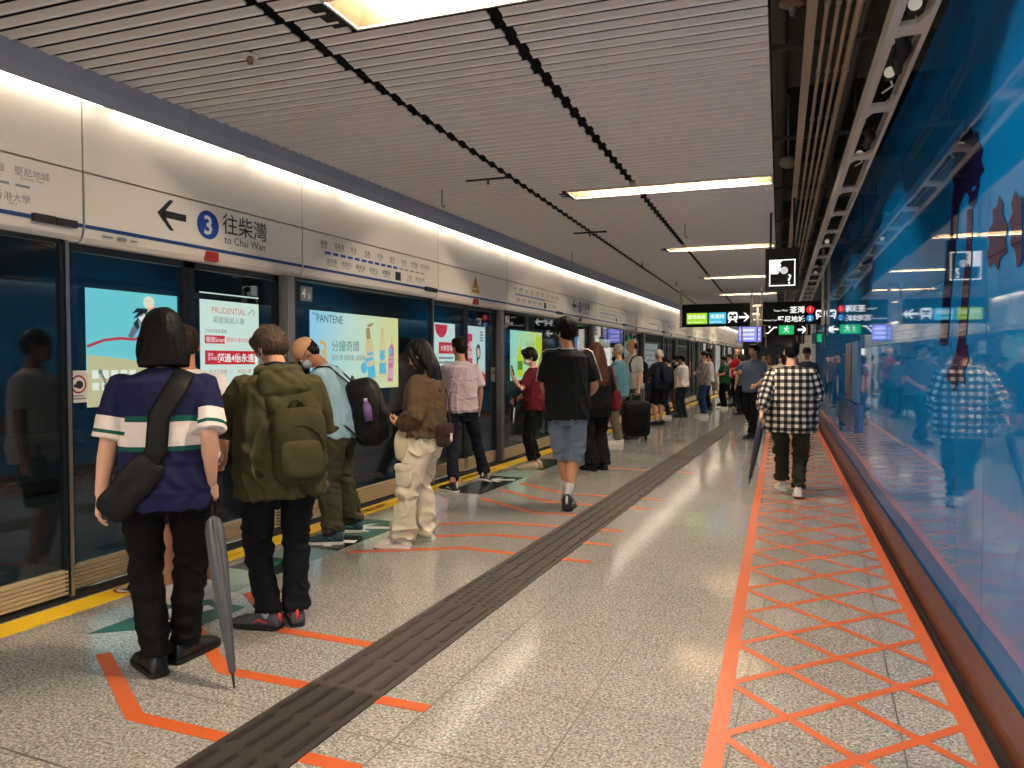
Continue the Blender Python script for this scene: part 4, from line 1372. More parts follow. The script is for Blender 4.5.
mb = MB(); mb.ell((p[0], p[1], 3.58), (.09, .14, .06)); mb.limb([(p[0], p[1], 3.6), (p[0], p[1], 4.3)], .012, 6)
tag(obj('void_speaker', mb, mat('pale_void_fitting', srgb(150, 144, 132), rough=.6), None, True, loc=tuple(p)), 'pale rounded fitting hanging in the dark gap beside the slatted ceiling', 'fitting')
# ================================================================== PEOPLE
JOBS = []          # (object, post function): remeshed surfaces are finished in one pass at the end


def remesh_job(o, voxel, iters=3, post=None):
    m = o.modifiers.new('merge', 'REMESH')
    m.mode = 'VOXEL'
    m.voxel_size = voxel
    m.use_smooth_shade = True
    if iters:
        s = o.modifiers.new('soften', 'SMOOTH')
        s.factor = 0.5
        s.iterations = iters
    JOBS.append((o, post))


def snoise(v, freq, seed, warp=0.6):
    """cheap smooth noise on an (n,3) array"""
    rs = np.random.RandomState(seed)
    x = v * freq
    out = np.zeros(len(v))
    w = np.zeros((len(v), 3))
    for i in range(3):
        d = rs.normal(size=3); d /= np.linalg.norm(d)
        w[:, i] = np.sin(x @ d * 1.3 + rs.rand() * 6)
    x = x + warp * w
    for i in range(6):
        d = rs.normal(size=3); d /= np.linalg.norm(d)
        out += np.sin(x @ d * (0.7 + 0.9 * rs.rand()) * 2 + rs.rand() * 6.28)
    return out / 3.0


def cloth_post(amp, seed, H, kind='shirt'):
    S = H / 1.75

    def fn(v, n):
        z = v[:, 2] / S
        if kind == 'shirt':
            q = v * np.array((1, 1, 0.45))
            a = snoise(q, 16, seed); b = snoise(v * np.array((1, 1, 1.3)), 26, seed + 1)
            k = 0.35 + 0.9 * np.clip((1.30 - z) / 0.4, 0, 1)
        elif kind == 'pants':
            q = v * np.array((1, 1, 0.9))
            a = snoise(q, 17, seed); b = snoise(v * np.array((.6, .6, 1.7)), 24, seed + 1)
            k = 0.5 + 0.9 * np.exp(-((z - .47) / .12) ** 2) + 1.2 * np.exp(-((z - .12) / .10) ** 2) + .5 * np.exp(-((z - .82) / .08) ** 2)
        else:
            a = snoise(v, 14, seed); b = snoise(v, 30, seed + 2)
            k = np.ones(len(z))
        ridge = (1 - np.abs(np.tanh(a * 1.2))) ** 2
        d = amp * 1.9 * k * (0.95 * (ridge - .4) + 0.4 * b)
        return v + n * d[:, None], None
    return fn


def hair_post(amp, seed, c):
    c = np.array(c, float)

    def fn(v, n):
        ang = np.arctan2(v[:, 0] - c[0], v[:, 1] - c[1])
        q = np.stack([np.cos(ang) * 3.2, np.sin(ang) * 3.2, v[:, 2] * 2.0], 1)
        a = snoise(q, 5.0, seed); b = snoise(q, 11.0, seed + 1)
        return v + n * (amp * (.6 * a + .5 * b))[:, None], None
    return fn


def finish_jobs():
    bpy.context.view_layer.update()
    dg = bpy.context.evaluated_depsgraph_get()
    done = []
    for o, post in JOBS:
        me = bpy.data.meshes.new_from_object(o.evaluated_get(dg), preserve_all_data_layers=True, depsgraph=dg)
        done.append((o, post, me))
    for o, post, me in done:
        mats = [m for m in o.data.materials]
        old = o.data
        o.modifiers.clear()
        me.materials.clear()
        for m in mats:
            me.materials.append(m)
        nv = len(me.vertices)
        if post is not None and nv:
            v = np.empty(nv * 3, np.float32); me.vertices.foreach_get('co', v)
            v = v.reshape(-1, 3).astype(float)
            n = np.empty(nv * 3, np.float32); me.vertex_normals.foreach_get('vector', n)
            n = n.reshape(-1, 3).astype(float)
            r, attr = post(v, n)
            me.vertices.foreach_set('co', r.astype(np.float32).ravel())
            if attr is not None:
                for an, av in zip(('cloth', 'sleeve'), attr):
                    at = me.attributes.new(an, 'FLOAT_VECTOR', 'POINT')
                    at.data.foreach_set('vector', av.astype(np.float32).ravel())
        me.polygons.foreach_set('use_smooth', [True] * len(me.polygons))
        me.update()
        o.data = me
        me.name = o.name
        bpy.data.meshes.remove(old)


def sstep(x, a, b):
    t = min(1.0, max(0.0, (x - a) / (b - a)))
    return t * t * (3 - 2 * t)


def ik(a, c, la, lb, pole):
    """middle joint of a two-bone limb from a to c, bending towards pole; c is pulled in if out of reach"""
    a = np.array(a, float); c = np.array(c, float); pole = np.array(pole, float)
    d = c - a
    L = np.linalg.norm(d)
    mx = (la + lb) * 0.998
    if L > mx:
        c = a + d / L * mx; d = c - a; L = mx
    t = d / L
    x = (la * la - lb * lb + L * L) / (2 * L)
    h = math.sqrt(max(0.0, la * la - x * x))
    p = pole - t * np.dot(pole, t)
    p = p / (np.linalg.norm(p) + 1e-9)
    return a + t * x + p * h, c


SKIN = {'light': skin('skin_light', (216, 168, 140)), 'mid': skin('skin_mid', (198, 146, 114)), 'tan': skin('skin_tan', (176, 122, 92))}
HAIRC = {'black': hair_mat('hair_black', (12, 10, 10)), 'dark': hair_mat('hair_dark_brown', (42, 31, 26)), 'brown': hair_mat('hair_brown', (92, 62, 40)),
         'auburn': hair_mat('hair_auburn', (74, 42, 32)), 'grey': hair_mat('hair_grey', (140, 136, 130)), 'white': hair_mat('hair_white', (214, 204, 186))}
eye_white = mat('eye_white', (0.8, 0.78, 0.74), rough=.25)
eye_dark = mat('eye_iris', (0.02, 0.012, 0.01), rough=.2)
lip_m = mat('lip_tone', srgb(168, 96, 88), rough=.5)

TORSO = [(.79, .11, .085, -.01), (.84, .155, .112, -.012), (.90, .172, .122, -.014), (.97, .165, .115, -.008), (1.06, .143, .100, 0.0), (1.16, .150, .104, .004),
         (1.27, .166, .116, .006), (1.35, .176, .112, 0.0), (1.405, .170, .092, -.010), (1.44, .125, .074, -.014), (1.475, .068, .060, -.010)]


class Person:
    def __init__(s, name, label, pos, rz, H, w=1.0, dp=1.0, lean=0, twist=0, side=0, head=(0, 0, 0), L=None, R=None, feet=None, tone='light', lod=1, hipdrop=0.0, hipshift=(0, 0), belly=0.0):
        s.S = H / 1.75; s.H = H; s.w = w; s.dp = dp; s.lod = lod; s.tone = tone; s.belly = belly
        s.lean, s.twist, s.side = map(math.radians, (lean, twist, side))
        s.head_r = [math.radians(a) for a in head]
        s.pos = np.array((pos[0], pos[1], 0.0)); s.rz = math.radians(rz)
        s.root = thing(name, label, 'person', tuple(s.pos), None, 'thing', s.rz)
        s.M3 = rotm('Z', rz)
        s.hipdrop = hipdrop; s.hs = np.array((hipshift[0], hipshift[1], -hipdrop))
        s.vox = {0: .0055, 1: .009, 2: .014, 3: .02}[lod]
        # arms
        sh = .178 * w
        s.arm = {}
        for sd, a in ((-1, L or {}), (1, R or {})):
            S_ = s.B((sd * sh, -.008, 1.40))
            tgt = a.get('to', (sd * (.235 + .17 * (w - 1)), .03, .855))
            pole = a.get('pole', (sd * .5, -1, -.1))
            E_, W_ = ik(S_, tgt, .285, .25, pole)
            fd = W_ - E_; fd = fd / np.linalg.norm(fd)
            hd = np.array(a.get('hand', fd), float); hd = hd / np.linalg.norm(hd)
            pn = np.array(a.get('palm', (-sd, 0.0, 0.0)), float)
            s.arm[sd] = dict(S=S_, E=E_, W=W_, hd=hd, pn=pn, curl=a.get('curl', 0.35))
        # legs
        s.leg = {}
        ft = feet or ((-.10, 0, 8, 0, 0), (.10, 0, -8, 0, 0))
        for sd, f in zip((-1, 1), ft):
            f = tuple(f) + (0,) * (5 - len(f))
            hip = np.array((sd * .088 * w, -.005, .905)) + s.hs
            Fm = s.footfn(f)
            ank = Fm(np.array((0, -.015, .095)))
            K, A_ = ik(hip, ank, .425, .405, (sd * .06 - math.sin(math.radians(f[2])) * .5, 1, 0))
            s.leg[sd] = dict(H=hip, K=K, A=A_, F=Fm)

    def footfn(s, f):
        x, y, yaw, lift, pitch = f
        Rz = rotm('Z', yaw); Rx = rotm('X', -pitch)

        def fn(p):
            q = np.array(p, float)
            if pitch:
                pv = np.array((0, .12 if pitch > 0 else -.05, 0))
                q = pv + Rx @ (q - pv)
            return Rz @ q + np.array((x, y, lift))
        return fn

    def B(s, p):
        """bend of the upper body"""
        p = np.array(p, float)
        z0 = .93
        k = sstep(p[2], .88, 1.28)
        q = p - np.array((0, 0, z0))
        if s.twist:
            q = rotm('Z', math.degrees(s.twist) * k) @ q
        if s.side:
            q = rotm('Y', math.degrees(s.side) * k) @ q
        if s.lean:
            q = rotm('X', -math.degrees(s.lean) * k) @ q
        kk = 1.0 - 0.0 * k
        return q + np.array((0, 0, z0)) + s.hs * kk

    def Hd(s, p):
        """head pose then body bend"""
        p = np.array(p, float)
        pv = np.array((0, -.012, 1.515))
        yaw, pit, rol = [math.degrees(a) for a in s.head_r]
        q = p - pv
        q = rotm('Z', yaw) @ (rotm('X', -pit) @ (rotm('Y', rol) @ q))
        return s.B(pv + q)

    def out(s, name, mb, m, parent=None, voxel=None, iters=3, post=None, smooth=True, label=None):
        mb.v = [tuple(np.array(p) * s.S) for p in mb.v]
        o = obj(name, mb, m, parent or s.root, smooth, local=True, label=label)
        if voxel:
            remesh_job(o, voxel, iters, post)
        return o

    def rings_of(s, prof, ease=0.0, e=0.9, n=28, bend=True, wmul=1.0):
        rs = []
        for z, a, b, yo in prof:
            r = []
            bb = s.belly * math.exp(-((z - 1.08) / .14) ** 2)
            for i in range(n):
                t = 2 * PI * i / n
                c, d = math.cos(t), math.sin(t)
                x = (a * s.w + ease) * wmul * math.copysign(abs(c) ** e, c)
                y = yo + (b * s.dp + ease + (bb if d > 0 else bb * .3)) * math.copysign(abs(d) ** e, d)
                p = (x, y, z)
                r.append(s.B(p) if bend else p)
            rs.append(r)
        return rs

    # ---------------------------------------------------------------- body
    def build_body(s, face=True, hair_under=None):
        mb = MB()
        mb.rings(s.rings_of(TORSO))
        # neck and head
        mb.limb([s.B((0, -.014, 1.43)), s.B((0, -.012, 1.49)), s.Hd((0, .0, 1.56)), s.Hd((0, .005, 1.60))], [.062, .054, .052, .05], 14)
        Hm = lambda c, r, n=18, m=12: mb.rings([[s.Hd(q) for q in ring] for ring in _ell_rings(c, r, n, m)])
        Hm((0, -.004, 1.655), (.076, .094, .100))
        Hm((0, .030, 1.600), (.060, .064, .075))
        Hm((0, .055, 1.556), (.034, .034, .026))
        Hm((0, .092, 1.612), (.0125, .018, .030), 10, 8); Hm((0, .104, 1.600), (.016, .014, .012), 10, 8)
        for sd in (-1, 1):
            Hm((sd * .077, -.004, 1.622), (.010, .022, .032), 10, 8)
            Hm((sd * .030, .078, 1.648), (.026, .016, .010), 10, 8)
        # arms, hands
        for sd in (-1, 1):
            a = s.arm[sd]
            S_, E_, W_ = a['S'], a['E'], a['W']
            mb.ell(S_ + np.array((-sd * .008, 0, -.018)), (.048, .048, .046))
            mid = (S_ + E_) / 2; m2 = E_ * .7 + W_ * .3
            mb.limb([S_ + np.array((-sd * .004, 0, -.012)), mid, E_, m2, W_], [.047, .045, .040, .041, .027], 14)
            s.hand(mb, sd)
        # legs, feet
        for sd in (-1, 1):
            l = s.leg[sd]
            Hh, K, A_ = l['H'], l['K'], l['A']
            mb.limb([Hh + np.array((0, 0, .04)), Hh * .65 + K * .35, Hh * .2 + K * .8, K, K * .7 + A_ * .3 + np.array((0, -.012, 0)), K * .3 + A_ * .7, A_], [.092, .082, .060, .056, .056, .042, .034], 14)
            mb.rings([[l['F'](q) for q in ring] for ring in _ell_rings((0, .045, .038), (.030, .10, .022), 12, 8)])
            mb.limb([A_, l['F']((0, .0, .05))], [.036, .036], 12)
        o = s.out('body', mb, SKIN[s.tone], voxel=s.vox, iters=3)
        if face:
            for sd in (-1, 1):
                e = MB(); e.rings([[s.Hd(q) for q in ring] for ring in _ell_rings((sd * .031, .0795, 1.632), (.0135, .011, .0085), 10, 8)])
                eo = s.out('eye', e, eye_white, parent=None)
                e = MB(); e.rings([[s.Hd(q) for q in ring] for ring in _ell_rings((sd * .031, .0880, 1.632), (.0062, .004, .0066), 8, 6)])
                s.out('iris', e, eye_dark, parent=eo)
                e = MB(); e.limb([s.Hd((sd * .014, .093, 1.655)), s.Hd((sd * .032, .092, 1.661)), s.Hd((sd * .048, .080, 1.655))], [.003, .0042, .0025], 6)
                s.out('eyebrow', e, hair_under or HAIRC['black'])
            e = MB(); e.limb([s.Hd((-.022, .082, 1.574)), s.Hd((0, .093, 1.576)), s.Hd((.022, .082, 1.574))], [.003, .0062, .003], 8)
            s.out('mouth', e, lip_m)
        return o

    def hand_frame(s, sd):
        a = s.arm[sd]
        y = a['hd']
        pn = a['pn'] - y * np.dot(a['pn'], y)
        pn = pn / (np.linalg.norm(pn) + 1e-9)
        x = np.cross(y, pn)            # across the palm
        return a['W'], x, y, pn        # pn: the way the palm faces

    def hand(s, mb, sd):
        Wp, x, y, n = s.hand_frame(sd)
        curl = s.arm[sd]['curl']
        # thumb side: for the palm facing the body the thumb points forward
        th = 1 if np.dot(x, (0, 1, 0.35)) > 0 else -1
        P = lambda a, b, c: Wp + x * a + y * b + n * c
        rs = []
        for b, hw, ht in ((-.012, .024, .020), (.015, .031, .019), (.045, .039, .017), (.075, .042, .015), (.094, .040, .012)):
            rs.append([P(hw * math.copysign(abs(math.cos(t)) ** .8, math.cos(t)), b, ht * math.copysign(abs(math.sin(t)) ** .8, math.sin(t))) for t in [2 * PI * i / 12 for i in range(12)]])
        mb.rings(rs)
        Ls = (.070, .080, .074, .058)
        for i in range(4):
            a0 = th * (.031 - .0205 * i)
            ang = curl * (.75 + .16 * i)
            p = np.array((a0, .088 - .004 * (i == 3), 0.0)); d = 0.0
            pts = [P(a0 * .95, .07, 0), P(*p)]
            spread = th * (.10 - .065 * i)
            for sgm, q in zip((.45, .31, .24), (.8, 1.1, .9)):
                d += ang * q
                p = p + Ls[i] * sgm * np.array((math.sin(spread) * math.cos(d), math.cos(d) * math.cos(spread), math.sin(d)))
                pts.append(P(*p))
            mb.limb(pts, [.0088, .0088, .0084, .0078, .0062], 8)
        # thumb, from the side of the palm near its base
        t0 = np.array((th * .022, .020, .006)); t1 = np.array((th * .050, .050, .016 + .012 * curl)); t2 = np.array((th * .056 - th * .014 * curl, .082, .026 + .02 * curl)); t3 = np.array((th * .052 - th * .022 * curl, .104, .032 + .026 * curl))
        mb.limb([P(*t0), P(*t1), P(*t2), P(*t3)], [.0125, .0115, .0095, .0072], 8)

    def grip(s, sd, along=.075, out=.03):
        """point inside the curled hand"""
        Wp, x, y, n = s.hand_frame(sd)
        return Wp + y * along + n * out

    # ---------------------------------------------------------------- clothes
    def shirt(s, name, m, hem=.86, sleeve=.62, ease=.022, boxy=.0, amp=.006, seed=1, arm_r=.066, collar=None, label=None, vneck=1.472, flare=0.0, attr=False, puff=0.0):
        mb = MB()
        prof = []
        for z, a, b, yo in TORSO:
            if z < hem - .03:
                continue
            f = sstep(z, 1.30, 1.05) if False else (1 - sstep(z, 1.05, 1.32))
            a2 = max(a, .168 * boxy) if z < 1.3 else a
            b2 = max(b, .118 * boxy) if z < 1.3 else b
            prof.append((z, a2 + flare * f, b2 + flare * f * .7, yo))
        prof = [p for p in prof if p[0] >= hem]
        z0 = prof[0]
        prof.insert(0, (hem, z0[1], z0[2], z0[3]))
        prof = [p for p in prof if p[0] <= vneck]
        for_top = ease
        rs = []
        for z, a, b, yo in prof:
            e = ease * (1 - .65 * sstep(z, 1.40, 1.47))
            rs += s.rings_of([(z, a, b, yo)], e)
        rs += s.rings_of([(vneck + .004, .066, .058, -.011)], .006)
        mb.rings(rs)
        for sd in (-1, 1):
            a = s.arm[sd]
            S_, E_, W_ = a['S'], a['E'], a['W']
            r0 = arm_r
            mb.ell(S_ + np.array((-sd * .006, 0, -.016)), (r0 * .93, r0 * .93, r0 * .90))
            inn = S_ + (s.B((0, 0, 1.36)) - S_) * .45
            if sleeve <= 1.0:
                end = S_ + (E_ - S_) * sleeve
                mb.limb([inn, S_ + np.array((0, 0, -.012)), S_ * .5 + end * .5, end], [r0 * .92, r0 * .92, r0 * .97 + puff * .5, r0 * .98 + puff], 18)
            else:
                k = sleeve - 1.0
                end = E_ + (W_ - E_) * k
                m1 = (S_ + E_) / 2
                mb.limb([inn, S_ + np.array((0, 0, -.012)), m1, E_, E_ * .5 + end * .5, end], [r0 * .92, r0 * .92, r0 * .97 + puff * .3, r0 * .9 + puff * .5, r0 * .82 + puff, r0 * .62 + puff * .6], 18)
        base = cloth_post(amp, seed, s.H, 'shirt')
        S = s.S
        arms = {sd: (s.arm[sd]['S'] * S, s.arm[sd]['E'] * S) for sd in (-1, 1)}
        shw = .165 * s.w * S

        def post(v, n):
            r, _ = base(v, n)
            at = None
            if attr:
                # 'cloth' = (x, sleeve flag, z); 'sleeve' = (around the arm, -, distance down the sleeve)
                fl = np.zeros(len(v)); tt = np.zeros(len(v)); ar = np.zeros(len(v)); best = np.full(len(v), 9.0)
                for sd in (-1, 1):
                    A, Bq = arms[sd]
                    d = Bq - A; L = np.linalg.norm(d); d = d / L
                    rel = v - A
                    t = rel @ d
                    perp = rel - t[:, None] * d
                    rad = np.linalg.norm(perp, axis=1)
                    onarm = (t > -.01) & (rad < (arm_r + .035) * S) & (np.abs(v[:, 0]) > shw * .92) & (v[:, 0] * sd > 0)
                    if sleeve > 1:
                        C2 = s.arm[sd]['W'] * S; d2 = C2 - Bq; L2 = np.linalg.norm(d2); d2 = d2 / L2
                        rel2 = v - Bq; t2 = rel2 @ d2; p2 = rel2 - t2[:, None] * d2
                        fore = (t2 > -.02) & (np.linalg.norm(p2, axis=1) < (arm_r + .012) * S) & (v[:, 0] * sd > 0)
                        onarm = (onarm & (t < L * 1.02)) | fore
                    else:
                        onarm &= t < L * sleeve * 1.04
                    fl[onarm] = 1
                    near = v[:, 0] * sd > 0
                    tt[near] = t[near]
                    ar[near] = (np.arctan2(perp[:, 1], perp[:, 0]) * arm_r * S)[near]
                at = (np.stack([v[:, 0], fl * S, v[:, 2]], 1) / S, np.stack([ar, fl, tt], 1) / S)
            return r, at
        o = s.out(name, mb, m, voxel=max(.006, s.vox * 1.05), iters=4, post=post, label=label)
        if collar is not None:
            c = MB()
            n = 22
            q = [s.B((.066 * math.cos(2 * PI * i / n), -.012 + .060 * math.sin(2 * PI * i / n) + (.012 if math.sin(2 * PI * i / n) > 0 else 0), vneck + (-.018 if math.sin(2 * PI * i / n) > 0 else .004) * abs(math.sin(2 * PI * i / n)))) for i in range(n)]
            for i in range(n):
                c.limb([q[i], q[(i + 1) % n]], .009, 8)
            s.out('collar', c, collar, parent=o, voxel=.006, iters=2)
        return o

    def trousers(s, name, m, style='straight', end=1.0, amp=.006, seed=5, waist=1.05, ease=.012, label=None, cuff=0.0):
        W_ = {'slim': [.100, .086, .070, .060, .052], 'straight': [.104, .092, .078, .072, .068], 'wide': [.106, .102, .098, .100, .106], 'loose': [.108, .100, .092, .086, .080], 'shorts': [.102, .097, .092, .1, .1]}[style]
        mb = MB()
        prof = [p for p in TORSO if p[0] <= waist + .001]
        prof = [(.775, .10, .09, -.01)] + prof + [(waist, prof[-1][1], prof[-1][2], prof[-1][3])]
        # pelvis does not follow the spine bend far below the waist
        mb.rings(s.rings_of(prof, ease))
        for sd in (-1, 1):
            l = s.leg[sd]
            H_, K, A_ = l['H'], l['K'], l['A']
            A2 = A_ + np.array((0, 0, -.008)) * (1 if style != 'shorts' else 0)
            wv = math.sqrt(s.w)
            out = np.array((sd * .012 * s.w, 0, 0))
            if style == 'shorts':
                e = H_ + (K - H_) * end if end <= 1 else K + (A_ - K) * (end - 1)
                mb.limb([H_ + np.array((0, 0, .05)) + out, H_ * .6 + e * .4 + out, e], [W_[0] * wv, W_[1] * wv, W_[2] * wv], 20)
            else:
                e = K + (A2 - K) * end
                mb.limb([H_ + np.array((0, 0, .05)) + out, H_ * .55 + K * .45 + out * .8, K, K * .5 + e * .5 + np.array((0, -.008, 0)), e], [W_[0] * wv, W_[1] * wv, W_[2] * wv, W_[3] * wv, W_[4] * wv], 20)
                if cuff:
                    mb.limb([e + (K - e) * .07, e], [W_[4] * wv + cuff, W_[4] * wv + cuff * .7], 20)
        return s.out(name, mb, m, voxel=max(.007, s.vox * 1.05), iters=4, post=cloth_post(amp, seed, s.H, 'pants'), label=label)

    def shoes(s, m, sole, accent=None, high=0.0, name='shoe', chunky=1.0, label=None, laces=None):
        for sd in (-1, 1):
            F = s.leg[sd]['F']
            prof = [(-.094, .028, .058), (-.08, .039, .094), (-.05, .043, .118 + high), (-.01, .045, .122 + high), (.02, .046, .110 + high * .3), (.055, .049, .092), (.10, .053, .077), (.145, .055, .066), (.18, .049, .056), (.208, .033, .044), (.218, .017, .032)]
            mb = MB(); rs = []
            for y, a, h in prof:
                zb = .012
                rs.append([F((a * chunky * math.copysign(abs(math.cos(t)) ** .75, math.cos(t)) * (1 if math.sin(t) < .3 else .86), y, zb + (h - zb) * (.5 + .5 * math.copysign(abs(math.sin(t)) ** .75, math.sin(t))))) for t in [2 * PI * i / 18 for i in range(18)]])
            mb.rings(rs)
            o = s.out(name, mb, m, voxel=.007 if s.lod < 2 else None, iters=2, label=label)
            mb = MB(); rs = []
            th = .026 * chunky
            for zz, g in ((.0, .96), (.008, 1.04), (th, 1.03)):
                out = []
                for y, a, h in prof:
                    out.append((a * chunky * g * 1.03, y * g, zz))
                out2 = [(-x, y, z) for x, y, z in reversed(out)]
                rs.append([F(q) for q in out + out2])
            mb.rings(rs)
            s.out('sole', mb, sole, parent=o, smooth=False)
            if laces is not None:
                mb = MB()
                for k in range(4):
                    y = .025 + .022 * k; z = .112 - .012 * k
                    mb.limb([F((-.022, y, z - .006)), F((0, y + .006, z + .006)), F((.022, y, z - .006))], .0032, 6)
                s.out('laces', mb, laces, parent=o)
            if accent is not None:
                mb = MB()
                mb.limb([F((0, -.085, .05)), F((0, -.088, .08)), F((0, -.08, .105 + high))], [.012, .012, .010], 8)
                for sx in (-1, 1):
                    mb.limb([F((sx * .040 * chunky, -.03, .045)), F((sx * .043 * chunky, .02, .06)), F((sx * .043 * chunky, .06, .04))], [.005, .008, .005], 8)
                s.out('trim_patch', mb, accent, parent=o)

    def socks(s, m, top=.2):
        for sd in (-1, 1):
            l = s.leg[sd]
            mb = MB()
            d = l['K'] - l['A']; d = d / np.linalg.norm(d)
            mb.limb([l['A'] + d * -.03, l['A'] + d * (top * .5), l['A'] + d * top], [.043, .041, .045], 14)
            s.out('sock', mb, m)

    # ---------------------------------------------------------------- hair
    def hair(s, style, m, amp=.004, seed=3, label=None):
        mb = MB()
        E = lambda c, r, n=22, k=14: mb.rings([[s.Hd(q) for q in ring] for ring in _ell_rings(c, r, n, k)])
        if style == 'short':
            E((0, -.014, 1.670), (.085, .101, .100)); E((0, -.036, 1.640), (.082, .078, .088)); E((0, .045, 1.722), (.066, .055, .040))
            for sd in (-1, 1):
                E((sd * .076, .010, 1.650), (.010, .018, .036))
        elif style == 'crop':
            E((0, -.012, 1.668), (.081, .098, .096)); E((0, -.032, 1.640), (.078, .074, .082))
        elif style == 'balding':
            E((0, -.040, 1.640), (.081, .070, .072))
        elif style == 'mop':
            E((0, -.010, 1.676), (.094, .108, .104)); E((0, -.036, 1.640), (.088, .082, .092)); E((0, .056, 1.728), (.074, .052, .044))
            for sd in (-1, 1):
                E((sd * .078, .012, 1.648), (.012, .022, .042))
        elif style in ('bob', 'long', 'verylong'):
            low = {'bob': 1.475, 'long': 1.30, 'verylong': 1.20}[style]
            E((0, -.008, 1.676), (.092, .106, .100))
            rs = []
            for z, a, b, yo in ((1.70, .088, .095, -.014), (1.64, .102, .092, -.026), (1.58, .110, .082, -.036), (1.52, .116, .074, -.044), (1.475, .112, .062, -.052)):
                rs.append([s.Hd((a * math.cos(t), yo + b * math.sin(t) * (1.0 if math.sin(t) < 0 else .62), z)) for t in [2 * PI * i / 24 for i in range(24)]])
            if style != 'bob':
                for z, a, b, yo in ((1.40, .120, .050, -.088), (1.32, .118, .042, -.112), (low, .104, .030, -.124), (low - .06, .080, .018, -.126)):
                    rs.append([s.B((a * math.cos(t), yo + b * math.sin(t), z)) for t in [2 * PI * i / 24 for i in range(24)]])
            mb.rings(rs)
            for sd in (-1, 1):      # strands framing the face
                mb.limb([s.Hd((sd * .066, .045, 1.72)), s.Hd((sd * .088, .045, 1.64)), s.Hd((sd * .098, .028, 1.56)), s.Hd((sd * .100, .010, 1.50 if style == 'bob' else 1.46))], [.022, .022, .026, .018], 10)
                if style != 'bob':
                    mb.limb([s.Hd((sd * .098, .0, 1.52)), s.B((sd * .10, .03, 1.44)), s.B((sd * .10, .07, 1.36))], [.026, .024, .010], 10)
        elif style == 'bun':
            E((0, -.012, 1.672), (.086, .100, .100)); E((0, -.036, 1.640), (.082, .078, .084)); E((0, -.115, 1.70), (.04, .035, .04))
        return s.out('hair', mb, m, voxel=max(.006, s.vox), iters=2, post=hair_post(amp, seed, (0, -.01 * s.S, 0)), label=label)

    def cap(s, m, brim=True):
        mb = MB()
        mb.rings([[s.Hd(q) for q in ring] for ring in _ell_rings((0, -.004, 1.690), (.090, .106, .090), 24, 12)])
        o = s.out('cap', mb, m, voxel=.007, iters=2)
        if brim:
            mb = MB()
            top, bot = [], []
            for i in range(13):
                t = -PI * .42 + PI * .84 * i / 12
                p = (.098 * math.sin(t), .068 + .115 * math.cos(t), 1.682 - .018 * math.cos(t))
                top.append(s.Hd(p)); bot.append(s.Hd((p[0], p[1], p[2] - .006)))
            n = len(top)
            mb.add(top + bot, [tuple(range(n)), tuple(range(2 * n - 1, n - 1, -1))] + [(i, n + i, n + (i + 1) % n, (i + 1) % n) for i in range(n)])
            s.out('brim', mb, m, parent=o, smooth=False)
        return o

    def mask(s, m):
        mb = MB()
        mb.rings([[s.Hd(q) for q in ring] for ring in _ell_rings((0, .054, 1.585), (.060, .060, .048), 18, 10)])
        o = s.out('face_mask', mb, m)
        for sd in (-1, 1):
            e = MB(); e.limb([s.Hd((sd * .055, .055, 1.60)), s.Hd((sd * .080, .020, 1.62)), s.Hd((sd * .086, -.018, 1.63)), s.Hd((sd * .083, -.024, 1.60)), s.Hd((sd * .055, .05, 1.57))], .003, 6)
            s.out('ear_loop', e, m, parent=o)

    def glasses(s, m):
        mb = MB()
        for sd in (-1, 1):
            pts = [s.Hd((sd * .032 + .022 * math.cos(2 * PI * i / 14), .099, 1.632 + .017 * math.sin(2 * PI * i / 14))) for i in range(15)]
            mb.limb(pts, .0022, 6)
            mb.limb([s.Hd((sd * .054, .098, 1.636)), s.Hd((sd * .080, .04, 1.636)), s.Hd((sd * .082, -.01, 1.632))], .0022, 6)
        mb.limb([s.Hd((-.01, .1, 1.634)), s.Hd((.01, .1, 1.634))], .0022, 6)
        s.out('glasses', mb, m)

    # ---------------------------------------------------------------- things carried (top-level, posed with the person)
    def carried(s, name, label, cat, base, group=None):
        """Empty standing at a point given in the person's frame"""
        b = np.array(base, float) * s.S
        wp = s.pos + s.M3 @ b
        t = thing(name, label, cat, tuple(wp), group, 'thing', s.rz)
        s._base = getattr(s, '_base', {}); s._base[t.name] = b
        return t

    def part(s, name, mb, m, root, voxel=None, iters=3, post=None, smooth=True, label=None, parent=None):
        b = s._base[root.name]
        mb.v = [tuple(np.array(p) * s.S - b) for p in mb.v]
        o = obj(name, mb, m, parent or root, smooth, local=True, label=label)
        if voxel:
            remesh_job(o, voxel, iters, post)
        return o

    def backpack(s, label, m, m2=None, size=(.155, .085, .22), c=(0, -.20, 1.16), pocket=True, strap=None):
        z0 = c[2] - size[2]
        t = s.carried('backpack', label, 'backpack', s.B((c[0], c[1], z0)))
        Bx = lambda rings: [[s.B(q) for q in r] for r in rings]
        mb = MB()
        mb.rings(Bx(_ell_rings(c, size, 24, 16, .55)))
        s.part('bag_body', mb, m, t, max(.007, s.vox), 3, lambda v, n: (v + n * (.004 * snoise(v, 18, 11))[:, None], None))
        if pocket:
            mb = MB(); mb.rings(Bx(_ell_rings((c[0], c[1] - size[1] * .72, c[2] - size[2] * .30), (size[0] * .78, size[1] * .5, size[2] * .48), 22, 12, .5)))
            s.part('front_pocket', mb, m2 or m, t, max(.007, s.vox), 3, lambda v, n: (v + n * (.004 * snoise(v, 22, 13))[:, None], None))
            mb = MB()
            mb.limb([s.B((c[0] + size[0] * .8 * math.cos(a), c[1] - size[1] * .92 - .006 * math.sin(a), c[2] - .02 + size[2] * .62 * math.sin(a))) for a in [PI * i / 12 for i in range(13)]], .005, 6)
            s.part('zipper', mb, strap or m, t)
